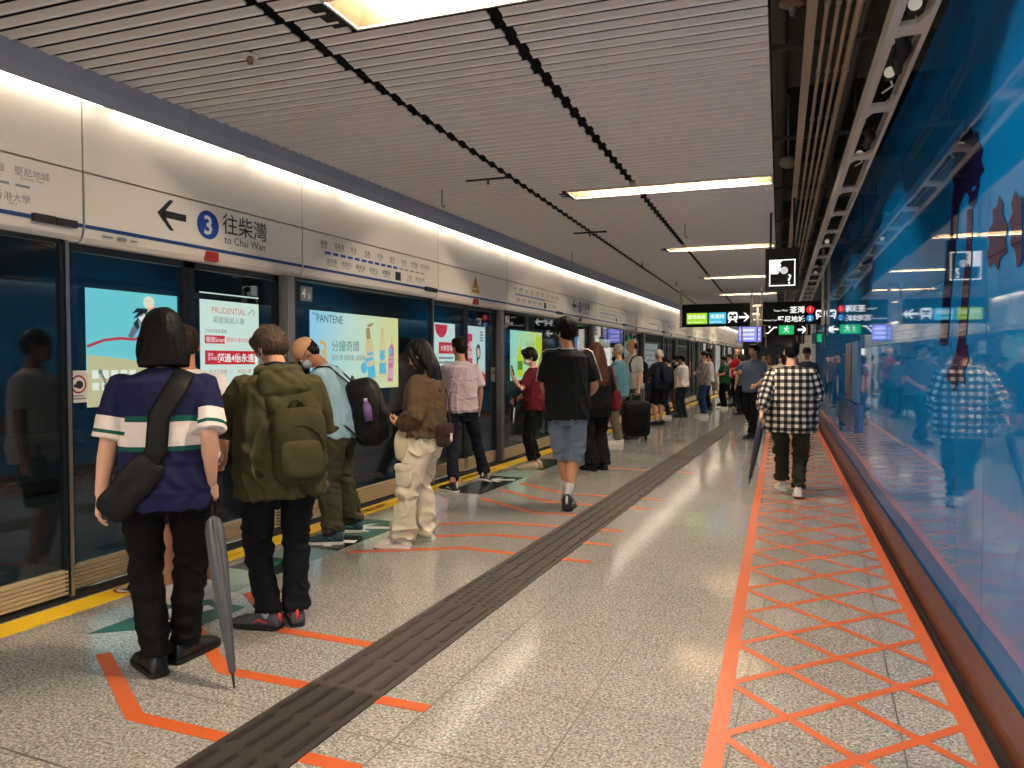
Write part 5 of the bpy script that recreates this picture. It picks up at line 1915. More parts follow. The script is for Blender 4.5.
        mb = MB(); mb.limb([s.B((c[0] + .04 * math.cos(a), c[1] + size[1] * .3, c[2] + size[2] * .96 + .045 * math.sin(a))) for a in [PI * i / 10 for i in range(11)]], .007, 8)
        s.part('top_handle', mb, strap or m, t)
        for sd in (-1, 1):
            mb = MB()
            x = sd * .105 * s.w
            pts = [(sd * size[0] * .5, c[1] + size[1] * .4, c[2] + size[2] * .86), (x, -.085 * s.dp, 1.44), (x * 1.02, -.01, 1.468), (x * 1.05, .075 * s.dp, 1.425), (x * 1.12, .142 * s.dp, 1.32), (x * 1.35, .13 * s.dp, 1.18), (sd * .185 * s.w, .02, 1.08), (sd * size[0] * .95, c[1] + size[1] * .3, c[2] - size[2] * .75)]
            mb.limb([s.B(p) for p in pts], [(.020, .008)] * len(pts), 10, up=(1, 0, 0))
            s.part('shoulder_strap', mb, strap or m, t)
        return t

    def world(s, p):
        return s.pos + s.M3 @ (np.array(p, float) * s.S)

    def local(s, wp):
        return (s.M3.T @ (np.array(wp, float) - s.pos)) / s.S


def _ell_rings(c, r, n=16, m=10, e=1.0):
    sp = lambda x: math.copysign(abs(x) ** e, x)
    rs = []
    for j in range(m + 1):
        a = -PI / 2 + PI * j / m
        a = max(-PI / 2 + 0.03, min(PI / 2 - 0.03, a))
        rs.append([(c[0] + r[0] * sp(math.cos(a)) * sp(math.cos(2 * PI * i / n)), c[1] + r[1] * sp(math.cos(a)) * sp(math.sin(2 * PI * i / n)), c[2] + r[2] * sp(math.sin(a))) for i in range(n)])
    return rs


def umbrella(s, label, handle, tip, m, m_dark, fat=.036):
    """closed umbrella from handle top to tip (points in the person's frame)"""
    h = np.array(handle, float); q = np.array(tip, float)
    d = q - h; L = np.linalg.norm(d); d = d / L
    t = s.carried('umbrella', label, 'umbrella', q)
    u = np.cross(d, (0, 1, .2)); u /= np.linalg.norm(u); w = np.cross(d, u)
    rs = []
    for k, rr in ((.17, .010), (.19, .028), (.24, fat), (.40, fat * 1.0), (.60, fat * .82), (.80, fat * .5), (.92, .013), (.935, .007)):
        rs.append([h + d * L * k + (u * math.cos(a) + w * math.sin(a)) * rr * (1 + .22 * math.cos(8 * a + 7 * k)) for a in [2 * PI * i / 48 for i in range(48)]])
    mb = MB(); mb.rings(rs); s.part('folded_canopy', mb, m, t)
    mb = MB(); mb.limb([h + d * L * .92, q], [.008, .004], 8); s.part('ferrule', mb, m_dark, t)
    mb = MB(); mb.limb([h + d * L * .02, h + d * L * .19], [.007, .007], 8); s.part('shaft', mb, m_dark, t)
    mb = MB(); mb.limb([h + d * L * .11, h - d * .0, h - d * .02 + u * .012, h - d * .02 + u * .03, h + d * .01 + u * .04], [.013, .014, .013, .012, .011], 10); s.part('handle', mb, m_dark, t)
    return t
def stripes_material():
    m, nt, b = _new('navy_knit_with_stripes')
    at = nt.nodes.new('ShaderNodeAttribute'); at.attribute_name = 'cloth'
    sp = nt.nodes.new('ShaderNodeSeparateXYZ'); nt.links.new(at.outputs['Vector'], sp.inputs[0])

    def ramp(stops, lo, hi, src):
        mr = nt.nodes.new('ShaderNodeMapRange'); mr.inputs[1].default_value = lo; mr.inputs[2].default_value = hi
        nt.links.new(src, mr.inputs[0])
        r = nt.nodes.new('ShaderNodeValToRGB'); r.color_ramp.interpolation = 'CONSTANT'
        el = r.color_ramp.elements
        for i, (x, c) in enumerate(stops):
            e = el[0] if i == 0 else (el[1] if i == 1 else el.new((x - lo) / (hi - lo)))
            e.position = max(0, (x - lo) / (hi - lo)); e.color = srgb(*c) + (1,)
        nt.links.new(mr.outputs[0], r.inputs[0])
        return r.outputs[0]
    navy, wht, grn = (28, 30, 66), (224, 212, 206), (22, 84, 72)
    body = ramp([(.7, navy), (1.085, grn), (1.108, wht), (1.225, grn), (1.252, navy)], .7, 1.5, sp.outputs[2])
    at2 = nt.nodes.new('ShaderNodeAttribute'); at2.attribute_name = 'sleeve'
    sp2 = nt.nodes.new('ShaderNodeSeparateXYZ'); nt.links.new(at2.outputs['Vector'], sp2.inputs[0])
    slv = ramp([(-.05, navy), (.158, wht), (.222, grn), (.240, wht)], -.05, .35, sp2.outputs[2])
    mx = nt.nodes.new('ShaderNodeMixRGB')
    nt.links.new(math_node(nt, 'GREATER_THAN', sp.outputs[1], .5), mx.inputs[0]); nt.links.new(body, mx.inputs[1]); nt.links.new(slv, mx.inputs[2])
    nt.links.new(mx.outputs[0], b.inputs['Base Color'])
    b.inputs['Roughness'].default_value = .85; b.inputs['Specular IOR Level'].default_value = .2
    return m


def plaid_material(name, period, dark, mid, light):
    m, nt, b = _new(name)
    at = nt.nodes.new('ShaderNodeAttribute'); at.attribute_name = 'cloth'
    sp = nt.nodes.new('ShaderNodeSeparateXYZ'); nt.links.new(at.outputs['Vector'], sp.inputs[0])
    f = lambda o: math_node(nt, 'GREATER_THAN', math_node(nt, 'FRACT', math_node(nt, 'DIVIDE', math_node(nt, 'ADD', o, 10.0), period)), .5)
    at2 = nt.nodes.new('ShaderNodeAttribute'); at2.attribute_name = 'sleeve'
    sp2 = nt.nodes.new('ShaderNodeSeparateXYZ'); nt.links.new(at2.outputs['Vector'], sp2.inputs[0])
    fl = math_node(nt, 'GREATER_THAN', sp.outputs[1], .5)
    pick = lambda a, b_: math_node(nt, 'ADD', math_node(nt, 'MULTIPLY', b_, fl), math_node(nt, 'MULTIPLY', a, math_node(nt, 'SUBTRACT', 1.0, fl)))
    sm = math_node(nt, 'ADD', f(pick(sp.outputs[0], sp2.outputs[0])), f(pick(sp.outputs[2], sp2.outputs[2])))
    sm = math_node(nt, 'MULTIPLY', sm, .5)
    r = nt.nodes.new('ShaderNodeValToRGB'); r.color_ramp.interpolation = 'CONSTANT'
    r.color_ramp.elements[0].color = srgb(*light) + (1,)
    r.color_ramp.elements[1].position = .35; r.color_ramp.elements[1].color = srgb(*mid) + (1,)
    e = r.color_ramp.elements.new(.8); e.color = srgb(*dark) + (1,)
    nt.links.new(sm, r.inputs[0]); nt.links.new(r.outputs[0], b.inputs['Base Color'])
    b.inputs['Roughness'].default_value = .85; b.inputs['Specular IOR Level'].default_value = .2
    return m


black_cloth = fabric('black_cloth', (11, 10, 11)); blackish = fabric('charcoal_cloth', (18, 18, 20)); navy_denim = fabric('navy_denim', (20, 24, 38))
black_shoe = mat('black_leather', srgb(18, 18, 19), rough=.4, vary=.1); black_sole = mat('black_rubber_sole', srgb(14, 14, 14), rough=.6)
white_shoe = mat('white_leather_shoe', srgb(214, 210, 202), rough=.5, vary=.06); white_sole = mat('white_rubber_sole', srgb(224, 220, 210), rough=.5)
grey_sole = mat('grey_rubber_sole', srgb(70, 70, 70), rough=.6)
black_nylon = mat('black_nylon', srgb(13, 13, 15), rough=.6, spec=.25, vary=.15, vscale=10, bump=.3, bscale=160)
white_cloth = fabric('white_cotton', (222, 214, 210)); sock_m = fabric('pale_grey_socks', (196, 194, 192))
phone_m = mat('phone_black_glass', srgb(16, 16, 20), rough=.12)
hidx = {'dark': 2}


def fpos(x, y):
    return tuple(on_z(x, y, 0.0)[:2])


def loc_of(pos, rz, H):
    """pixel + depth -> the person's own frame (unit height 1.75)"""
    M3 = rotm('Z', rz)

    def f(x, y, d):
        return tuple((M3.T @ (at_depth(x, y, d) - np.array((pos[0], pos[1], 0)))) / (H / 1.75))
    return f


def foot_of(pos, rz, H):
    M3 = rotm('Z', rz)

    def f(x, y, yaw, lift=0.0, pitch=0):
        q = (M3.T @ (on_z(x, y, 0) - np.array((pos[0], pos[1], 0)))) / (H / 1.75)
        return (q[0], q[1], yaw, lift, pitch)
    return f


def bag(p, label, c, size, m, strap=None, strap_m=None, strap_r=(.016, .006), e=.45, name='shoulder_bag', cat='bag', flap=None, R=None, bend=True):
    t = p.carried(name, label, cat, (c[0], c[1], c[2] - size[2]))
    rr = _ell_rings((0, 0, 0), size, 22, 14, e)
    R = R if R is not None else np.eye(3)
    mb = MB(); mb.rings([[np.array(c) + R @ np.array(q) for q in r] for r in rr])
    b = p.part('bag_body', mb, m, t, max(.007, p.vox), 2, lambda v, n: (v + n * (.004 * snoise(v, 20, 17))[:, None], None))
    if flap is not None:
        mb = MB(); mb.rings([[np.array(c) + R @ (np.array(q) * np.array((1.03, 1.12, .62)) + np.array((0, 0, size[2] * .42))) for q in r] for r in rr])
        p.part('flap', mb, flap, t)
    if strap:
        mb = MB(); mb.limb(strap, [strap_r] * len(strap), 8, up=(1, .2, 0))
        p.part('strap', mb, strap_m or m, t)
    return t


def phone(p, sd, label, tilt=(0, .5, .85)):
    c = p.grip(sd, .09, .022)
    t = p.carried('phone', label, 'phone', c)
    Wp, x, y, n = p.hand_frame(sd)
    mb = MB(); mb.obox(c, x * .036, y * .075, n * .0045)
    p.part('phone_body', mb, phone_m, t, smooth=False)
    mb = MB(); mb.obox(np.array(c) + n * .0052, x * .032, y * .068, n * .0006)
    p.part('screen', mb, emis('phone_screen', (.5, .6, .7), .4), t, smooth=False)
    return t


# ---------------------------------------------------------------- 1 striped polo, black trousers
P0, RZ, HT = fpos(168, 668), 42, 1.68
lo, fo = loc_of(P0, RZ, HT), foot_of(P0, RZ, HT)
p = Person('person', 'person in navy polo with white and green stripes and black trousers, holding a grey umbrella', P0, RZ, HT, w=1.05, dp=1.12, lod=0, tone='light',
           head=(8, 6, 0), lean=2, feet=(fo(154, 672, 24), fo(186, 658, -38)),
           L=dict(to=lo(100, 500, 3.36), pole=(-.4, -1, 0), curl=.5, palm=(1, .1, 0)), R=dict(to=lo(211, 482, 3.50), pole=(.1, -1, 0), curl=1.05, hand=(.0, .25, -1), palm=(-.6, .8, .2)))
p.build_body(face=True)
p.hair('bob', HAIRC['black'], amp=.004)
p.shirt('polo_shirt', stripes_material(), hem=.800, sleeve=.93, ease=.030, boxy=1.0, amp=.006, seed=4, arm_r=.076, attr=True, puff=.006)
p.trousers('trousers', black_cloth, 'straight', end=1.0, amp=.006, seed=6, cuff=.004)
p.shoes(black_shoe, black_sole, chunky=1.05)
tp = lo(234, 655, 3.25); tp = (tp[0], tp[1], .012)
umbrella(p, 'grey closed umbrella with its tip on the floor beside the striped polo wearer', tuple(np.array(p.grip(1, .07, .02)) + np.array((0, 0, .05))), tp, mat('grey_umbrella_cloth', srgb(74, 76, 82), rough=.5), black_matte, fat=.038)
bc = lo(130, 488, 3.28)
bag(p, 'black sling bag hanging on the back left hip of the striped polo wearer', (bc[0], -.150, bc[2]), (.082, .05, .165), black_nylon,
    strap=[p.B((.10, -.09, 1.455)), p.B((.07, -.165, 1.38)), p.B((-.005, -.185, 1.25)), (bc[0] + .115, -.185, bc[2] + .17), (bc[0] + .05, -.165, bc[2] + .06)], strap_r=(.050, .010), R=rotm('Y', 40), name='sling_bag')
bagx = p

# ---------------------------------------------------------------- 2 person in white T-shirt, bare legs
P0, RZ, HT = (-3.55, 3.37), 58, 1.66
lo, fo = loc_of(P0, RZ, HT), foot_of(P0, RZ, HT)
p = Person('person', 'person in white T-shirt and dark shorts half hidden behind the striped polo wearer', P0, RZ, HT, w=1.08, dp=1.05, lod=1, tone='tan', head=(-8, 8, 0),
           feet=((-.11, .02, 8), (.10, .0, -10)), R=dict(to=lo(226, 468, 4.25), pole=(.5, -1, 0), curl=.7), L=dict(curl=.5))
p.build_body(); p.hair('crop', HAIRC['dark'])
p.shirt('white_t_shirt', white_cloth, hem=.82, sleeve=.72, ease=.03, boxy=1.05, seed=9, arm_r=.074, puff=.008)
p.trousers('shorts', fabric('dark_plum_shorts', (36, 28, 38)), 'shorts', end=.92, seed=10)
p.shoes(white_shoe, white_sole, name='shoe')

# ---------------------------------------------------------------- 3 olive jacket and backpack
P0, RZ, HT = fpos(282, 628), 52, 1.66
lo, fo = loc_of(P0, RZ, HT), foot_of(P0, RZ, HT)
p = Person('person', 'person with bowed head in olive hooded jacket, black trousers and grey trainers', P0, RZ, HT, w=1.08, dp=1.1, lod=0, tone='mid', head=(24, 34, 4), lean=5,
           feet=(fo(266, 628, 48), fo(296, 622, -8)),
           L=dict(to=(-.09, .30, 1.13), pole=(-1, -.35, -.6), hand=(.5, .8, .1), palm=(.3, -.2, 1), curl=.8), R=dict(to=(.09, .30, 1.12), pole=(1, -.35, -.6), hand=(-.5, .8, .1), palm=(-.3, -.2, 1), curl=.8))
p.build_body(); p.hair('mop', hair_mat('hair_light_brown', (72, 57, 45)), amp=.005)
olive = fabric('olive_jacket_cloth', (74, 70, 44), vary=.16)
o = p.shirt('jacket', olive, hem=.775, sleeve=1.92, ease=.046, boxy=1.05, amp=.010, seed=14, arm_r=.078, puff=.012, flare=.012)
mb = MB()
for i in range(11):
    a = PI * 1.06 + PI * .88 * i / 10 - .0
    q = p.B((.105 * math.cos(a), -.02 + .095 * math.sin(a) - .02, 1.462))
    mb.ell(q, (.036, .034, .040), 10, 8)
mb.rings([[p.B(q) for q in r] for r in _ell_rings((0.005, -.130, 1.385), (.150, .050, .095), 20, 12, .9)])
p.out('hood', mb, olive, parent=o, voxel=.0075, iters=4, post=cloth_post(.006, 31, HT, 'x'))
mb = MB(); mb.limb([p.B((.075 * math.cos(a), -.025 + .07 * math.sin(a), 1.50 + .004 * math.cos(3 * a))) for a in [PI * .92 + PI * 1.16 * i / 12 for i in range(13)]], .020, 10)
p.out('inner_collar', mb, fabric('black_navy_collar', (22, 24, 34)), parent=o, voxel=.007, iters=3)
p.trousers('trousers', fabric('black_navy_trousers', (17, 19, 25)), 'straight', end=.99, amp=.007, seed=16, cuff=.006, waist=1.0)
p.shoes(mat('grey_trainer_mesh', srgb(76, 74, 84), rough=.7, vary=.25, vscale=30), black_sole, accent=mat('coral_red_tab', srgb(226, 70, 60), rough=.5), name='trainer', laces=sock_m)
p.socks(sock_m, .14)
p.mask(mat('white_mask_cloth', srgb(228, 228, 226), rough=.8))
p.backpack('olive backpack worn over the olive hooded jacket', fabric('olive_backpack_cloth', (58, 54, 33), vary=.2), fabric('olive_backpack_pocket', (66, 62, 38), vary=.2), size=(.150, .080, .205), c=(.055, -.215, 1.055), strap=fabric('olive_strap', (52, 49, 30)))
phone(p, -1, 'black phone held in front of the olive jacket wearer')

# ---------------------------------------------------------------- 4 tan cap, pale blue shirt, black backpack
P0, RZ, HT = fpos(337, 538), 112, 1.70
lo, fo = loc_of(P0, RZ, HT), foot_of(P0, RZ, HT)
p = Person('person', 'bowed person in tan cap, pale blue T-shirt and olive trousers facing the doors', P0, RZ, HT, w=1.08, dp=1.15, lod=1, tone='tan', lean=17, head=(4, 34, 0), hipshift=(0, -.03),
           feet=(fo(332, 544, 2), fo(352, 532, -6)), L=dict(to=(-.09, .40, 1.08), pole=(-.6, -.6, -1), hand=(.3, 1, .3), palm=(.4, -.3, 1), curl=.7), R=dict(to=(.09, .40, 1.07), pole=(.6, -.6, -1), hand=(-.3, 1, .3), palm=(-.4, -.3, 1), curl=.7))
p.build_body(); p.hair('crop', HAIRC['black'])
p.cap(fabric('tan_cap_cloth', (206, 160, 118)))
p.shirt('t_shirt', fabric('pale_blue_cotton', (150, 186, 200)), hem=.86, sleeve=.75, ease=.028, boxy=1.05, seed=22, arm_r=.074, puff=.006, amp=.007)
p.trousers('trousers', fabric('olive_brown_trousers', (66, 62, 46)), 'loose', amp=.009, seed=24, cuff=.006, end=.97)
p.shoes(mat('teal_trainer', srgb(28, 58, 66), rough=.6, vary=.3, vscale=30), white_sole, accent=mat('teal_stripe', srgb(60, 130, 130), rough=.5), name='trainer')
p.mask(mat('pale_blue_mask', srgb(190, 204, 210), rough=.8))
bp = p.backpack('bulky black backpack on the person in the tan cap', black_nylon, black_nylon, size=(.170, .135, .25), c=(0, -.27, 1.03), pocket=True, strap=mat('black_strap', srgb(26, 27, 30), rough=.6))
c = p.B((-.20, -.27, 1.06))
t = p.carried('bottle', 'small purple bottle clipped to the side of the bulky black backpack', 'bottle', (c[0], c[1], c[2] - .09))
mb = MB(); mb.limb([c + np.array((.03, -.03, -.09)), c + np.array((.03, -.015, .03)), c + np.array((.03, -.005, .065))], [.038, .036, .018], 14); p.part('bottle_body', mb, mat('purple_plastic', srgb(120, 92, 150), rough=.2, vary=.2), t)
mb = MB(); mb.limb([c + np.array((.03, -.005, .065)), c + np.array((.03, .0, .095))], [.017, .016], 12); p.part('cap', mb, mat('lilac_cap', srgb(190, 170, 206), rough=.4), t)

# ---------------------------------------------------------------- 5 girl with long hair, brown jacket, cream cargo trousers
P0, RZ, HT = fpos(426, 545), 92, 1.62
lo, fo = loc_of(P0, RZ, HT), foot_of(P0, RZ, HT)
p = Person('person', 'long-haired person in brown jacket and cream cargo trousers looking at a phone', P0, RZ, HT, w=.95, dp=1.0, lod=0, tone='light', head=(10, 24, 0), lean=0,
           feet=(fo(400, 548, 14), fo(424, 540, 4)), L=dict(to=(-.13, .17, 1.02), pole=(-.6, -.9, -.6), hand=(.25, .9, .35), palm=(.6, -.2, .9), curl=.75), R=dict(to=(.08, .20, 1.0), pole=(.9, -.8, -.6), hand=(-.3, .9, .3), palm=(-.4, -.2, 1), curl=.7))
p.build_body(); p.hair('verylong', HAIRC['black'], amp=.004)
brownj = fabric('brown_jacket_cloth', (92, 74, 54))
p.shirt('jacket', brownj, hem=.93, sleeve=1.88, ease=.040, boxy=1.05, amp=.009, seed=33, arm_r=.078, puff=.018)
cream_c = fabric('cream_cargo_cloth', (216, 206, 184), vary=.06)
o = p.trousers('cargo_trousers', cream_c, 'wide', end=1.02, amp=.013, seed=35, cuff=.004, waist=1.04)
for sd in (-1, 1):
    l = p.leg[sd]
    c = l['H'] * .22 + l['K'] * .78 + np.array((sd * .100, .01, .03))
    mb = MB(); mb.rings(_ell_rings(tuple(c), (.022, .075, .09), 16, 10, .45)); mb.rings(_ell_rings((c[0] + sd * .008, c[1], c[2] + .07), (.022, .080, .03), 16, 8, .45))
    p.out('cargo_pocket', mb, cream_c, parent=o, voxel=.007, iters=2, post=cloth_post(.004, 41, HT, 'x'))
p.shoes(white_shoe, white_sole, name='trainer', chunky=1.12, laces=white_vinyl, accent=mat('pale_grey_patch', srgb(150, 148, 144), rough=.6))
phone(p, -1, 'white-edged phone in the hand of the long-haired person in brown jacket')
c = (-.03 + .10, -.20, .985)
bt = bag(p, 'dark brown crossbody bag with a pale charm at the back of the brown jacket wearer', (-.05, -.205, .95), (.125, .05, .095), fabric('dark_brown_leather', (62, 44, 36)), R=rotm('Z', 10),
         strap=[(.06, -.20, 1.02), p.B((.11, -.165, 1.25)), p.B((.09, -.09, 1.478)), p.B((.08, .02, 1.475)), p.B((-.02, .155, 1.3)), (-.16, .10, 1.1), (-.17, -.15, 1.0)], strap_m=fabric('brown_strap', (70, 52, 40)), flap=fabric('dark_brown_flap', (56, 40, 33)), name='crossbody_bag')
mb = MB(); mb.rings(_ell_rings((-.06, -.268, .925), (.022, .008, .026), 12, 8)); mb.rings(_ell_rings((-.072, -.268, .955), (.007, .006, .016), 8, 6)); mb.rings(_ell_rings((-.047, -.268, .955), (.007, .006, .016), 8, 6))
p.part('charm', mb, mat('pale_charm', srgb(222, 200, 196), rough=.6), bt)
bag(p, 'cream cloth tote hanging from the forearm of the brown jacket wearer', (-.13, .13, .86), (.045, .080, .13), fabric('cream_tote_cloth', (206, 196, 168)), strap=[(-.13, .09, .96), (-.14, .13, 1.03), (-.15, .17, 1.03), (-.13, .18, .96)], name='tote_bag')

# ---------------------------------------------------------------- 6 lavender T-shirt, navy jeans
P0, RZ, HT = fpos(461, 486), 38, 1.72
lo, fo = loc_of(P0, RZ, HT), foot_of(P0, RZ, HT)
p = Person('person', 'short-haired person in pale lavender T-shirt and navy jeans stepping towards the doors', P0, RZ, HT, w=.95, lod=1, tone='mid', head=(22, 10, 0), feet=(fo(452, 492, 30), fo(484, 484, -28, .0, 14)),
           L=dict(to=(-.08, .30, 1.06), pole=(-.3, -.6, -1), curl=.6), R=dict(to=(.24, .10, .90), pole=(.3, -1, 0), curl=.6))
p.build_body(); p.hair('short', HAIRC['black'])
p.shirt('t_shirt', fabric('lavender_cotton', (196, 180, 188)), hem=.87, sleeve=.80, ease=.03, boxy=1.08, seed=43, arm_r=.074, amp=.008, puff=.008)
p.trousers('jeans', navy_denim, 'straight', seed=44, cuff=.004)
p.shoes(mat('black_canvas_shoe', srgb(32, 30, 32), rough=.7), white_sole, accent=white_shoe, name='trainer')

# ---------------------------------------------------------------- 7 maroon T-shirt, face mask
P0, RZ, HT = fpos(534, 469), 108, 1.62
lo, fo = loc_of(P0, RZ, HT), foot_of(P0, RZ, HT)
p = Person('person', 'masked person in maroon T-shirt and black trousers holding up a phone', P0, RZ, HT, w=1.0, lod=1, tone='light', head=(6, 16, 0), lean=2, feet=((-.08, .03, 4), (.08, -.03, -4)),
           L=dict(to=(-.12, .30, 1.34), pole=(-.6, -.2, -1), hand=(0.05, .25, 1), palm=(.3, -1, .2), curl=.35), R=dict(to=(.12, .26, 1.0), pole=(.8, -.8, -.4), curl=.9))
p.build_body(); p.hair('bob' if False else 'mop', HAIRC['black'])
p.shirt('t_shirt', fabric('maroon_cotton', (96, 26, 38)), hem=.86, sleeve=.8, ease=.032, boxy=1.1, seed=53, arm_r=.072, amp=.008, puff=.008)
p.trousers('trousers', black_cloth, 'straight', end=.88, seed=54)
p.shoes(mat('beige_shoe', srgb(190, 168, 140), rough=.6), mat('beige_sole', srgb(170, 150, 126), rough=.6), chunky=1.1)
p.mask(mat('white_mask_cloth', srgb(228, 228, 226), rough=.8))
phone(p, -1, 'phone held up in front of the masked person in maroon')
bt = bag(p, 'black handbag with white trim on the arm of the person in maroon', (-.02, .27, .80), (.16, .07, .12), black_nylon, strap=[(-.10, .27, .90), (-.04, .28, 1.02), (.06, .27, 1.03), (.12, .27, .90)], name='handbag')
mb = MB(); mb.limb([(-.17, .27, .90), (-.185, .28, .80), (-.16, .285, .70), (-.02, .30, .675), (.12, .29, .69)], .010, 8); p.part('white_trim', mb, white_vinyl, bt)

# ---------------------------------------------------------------- 8 black T-shirt, denim shorts
P0, RZ, HT = fpos(567, 508), 14, 1.86
lo, fo = loc_of(P0, RZ, HT), foot_of(P0, RZ, HT)
p = Person('person', 'tall masked person in black T-shirt with white shoulder stripes and denim shorts, walking away', P0, RZ, HT, w=1.0, dp=1.02, lod=0, tone='mid', head=(50, 6, 0), feet=((-.015, .22, 4, 0.0, 0), (.015, -.10, -4, 0, 6)),
           L=dict(to=(-.17, .24, 1.0), pole=(-.35, -1, -.2), curl=.6), R=dict(to=(.17, .25, 1.03), pole=(.6, -1, -.2), hand=(-.5, 1, .1), curl=.7))
p.build_body(); p.hair('mop', HAIRC['black'], amp=.005)
tee = p.shirt('t_shirt', fabric('black_tee_cotton', (26, 28, 29)), hem=.83, sleeve=.80, ease=.032, boxy=1.08, seed=63, arm_r=.070, amp=.008, puff=.008, collar=white_cloth)
for sd in (-1, 1):
    a = p.arm[sd]; S_, E_ = a['S'], a['E']
    dn = (E_ - S_) / np.linalg.norm(E_ - S_)
    upv = p.B((sd * .178, -.008, 1.50)) - p.B((sd * .178, -.008, 1.40)); outv = np.array((sd, -.12, 0))
    pts = [p.B((sd * .068, -.030, 1.487)), p.B((sd * .12, -.028, 1.474)), S_ + np.array((sd * .012, -.02, .073)), S_ + np.array((sd * .054, -.02, .046)), S_ + dn * .08 + outv * .074, S_ + dn * .17 + outv * .080, S_ + dn * .226 + outv * .082]
    mb = MB(); mb.limb(pts, [(.005, .010)] * len(pts), 8, up=(0, 0, 1)); p.out('white_stripe', mb, white_cloth, parent=tee)
p.trousers('denim_shorts', mat('washed_denim', srgb(106, 122, 142), rough=.85, vary=.22, vscale=9, bump=.3, bscale=300), 'shorts', end=1.08, amp=.010, seed=64, waist=1.0)
p.socks(sock_m, .15)
p.shoes(black_shoe, black_sole, accent=white_shoe, name='trainer', high=.02, chunky=1.05)
p.mask(mat('black_mask_cloth', srgb(24, 25, 27), rough=.8))

# ---------------------------------------------------------------- 9 long auburn hair, black outfit
P0, RZ, HT = fpos(597, 470), 52, 1.68
p = Person('person', 'person with long auburn hair in a black top and wide black trousers', P0, RZ, HT, w=.98, lod=1, tone='light', head=(6, 10, 0), L=dict(to=(-.16, .28, 1.02), pole=(-1, -.8, 0)), R=dict(to=(.24, .08, .90)))
p.build_body(); p.hair('verylong', HAIRC['auburn'], amp=.006)
p.shirt('top', black_cloth, hem=.74, sleeve=1.5, ease=.03, boxy=1.05, seed=73, amp=.006)
p.trousers('trousers', blackish, 'wide', end=1.02, seed=74, amp=.008)
p.shoes(black_shoe, black_sole)
bag(p, 'maroon shoulder bag at the side of the auburn-haired person in black', (.27, -.02, .96), (.05, .13, .15), fabric('maroon_bag_cloth', (98, 30, 44)), strap=[(.27, -.10, 1.06), p.B((.20, -.06, 1.44)), p.B((.18, .04, 1.44)), (.27, .08, 1.06)])

# ---------------------------------------------------------------- 10 grey hair, teal shirt
P0, RZ, HT = fpos(618, 444), 100, 1.74
p = Person('person', 'grey-haired person in teal T-shirt and khaki trousers facing the doors', P0, RZ, HT, w=1.02, dp=1.1, lod=2, tone='mid', head=(0, 4, 0), belly=.03, L=dict(to=(-.12, .28, 1.05), pole=(-1, -.5, -.5)), R=dict(to=(.22, .10, .88)))
p.build_body(); p.hair('crop', HAIRC['grey'])
p.shirt('t_shirt', fabric('teal_cotton', (84, 130, 142)), hem=.84, sleeve=.8, ease=.034, boxy=1.1, seed=83, arm_r=.076)
p.trousers('trousers', fabric('khaki_trousers', (108, 98, 74)), 'straight', seed=84); p.shoes(white_shoe, white_sole)

# ---------------------------------------------------------------- 11 grey T-shirt, suitcase
P0, RZ, HT = fpos(632, 437), 138, 1.86
lo = loc_of(P0, RZ, HT)
p = Person('person', 'tall balding person in light grey T-shirt with a backpack strap, holding a black suitcase', P0, RZ, HT, w=1.04, lod=2, tone='mid', head=(-22, 2, 0), L=dict(to=(-.25, .04, .87), curl=1.0), R=dict(to=(.2, .16, .95)))
p.build_body(face=True); p.hair('balding', HAIRC['dark']); p.glasses(black_matte)
p.shirt('t_shirt', fabric('grey_marl_cotton', (158, 158, 154)), hem=.86, sleeve=.8, ease=.032, boxy=1.08, seed=93, arm_r=.076)
p.trousers('trousers', fabric('dark_grey_trousers', (52, 52, 50)), 'straight', seed=94); p.shoes(white_shoe, grey_sole)
p.backpack('dark backpack on the tall person in the light grey T-shirt', blackish, None, pocket=False, size=(.14, .08, .2))
c = p.local(at_depth(636, 420, 13.6)); c = np.array((c[0], c[1], 0.0))
t = p.carried('suitcase', 'black soft suitcase on wheels beside the tall person in light grey T-shirt', 'suitcase', c)
Rz = rotm('Z', 22.7 - 138)
mb = MB(); mb.rings([[c + Rz @ np.array(q) for q in r] for r in _ell_rings((0, 0, .37), (.245, .13, .31), 24, 16, .35)]); p.part('shell', mb, black_nylon, t, .012, 2)
mb = MB()
for sx in (-.17, .17):
    for sy in (-.08, .08):
        mb.rings([[c + Rz @ np.array(q) for q in r] for r in _ell_rings((sx, sy, .035), (.02, .034, .034), 12, 8)])
p.part('wheels', mb, black_sole, t)
mb = MB(); mb.limb([c + Rz @ np.array(q) for q in ((-.09, 0, .66), (-.09, 0, .80), (.09, 0, .80), (.09, 0, .66))], .012, 8); p.part('pull_handle', mb, metal_grey, t)
mb = MB(); mb.rings([[c + Rz @ np.array(q) for q in r] for r in _ell_rings((0, -.125, .34), (.19, .03, .2), 20, 12, .4)]); p.part('front_pocket', mb, blackish, t, .012, 2)

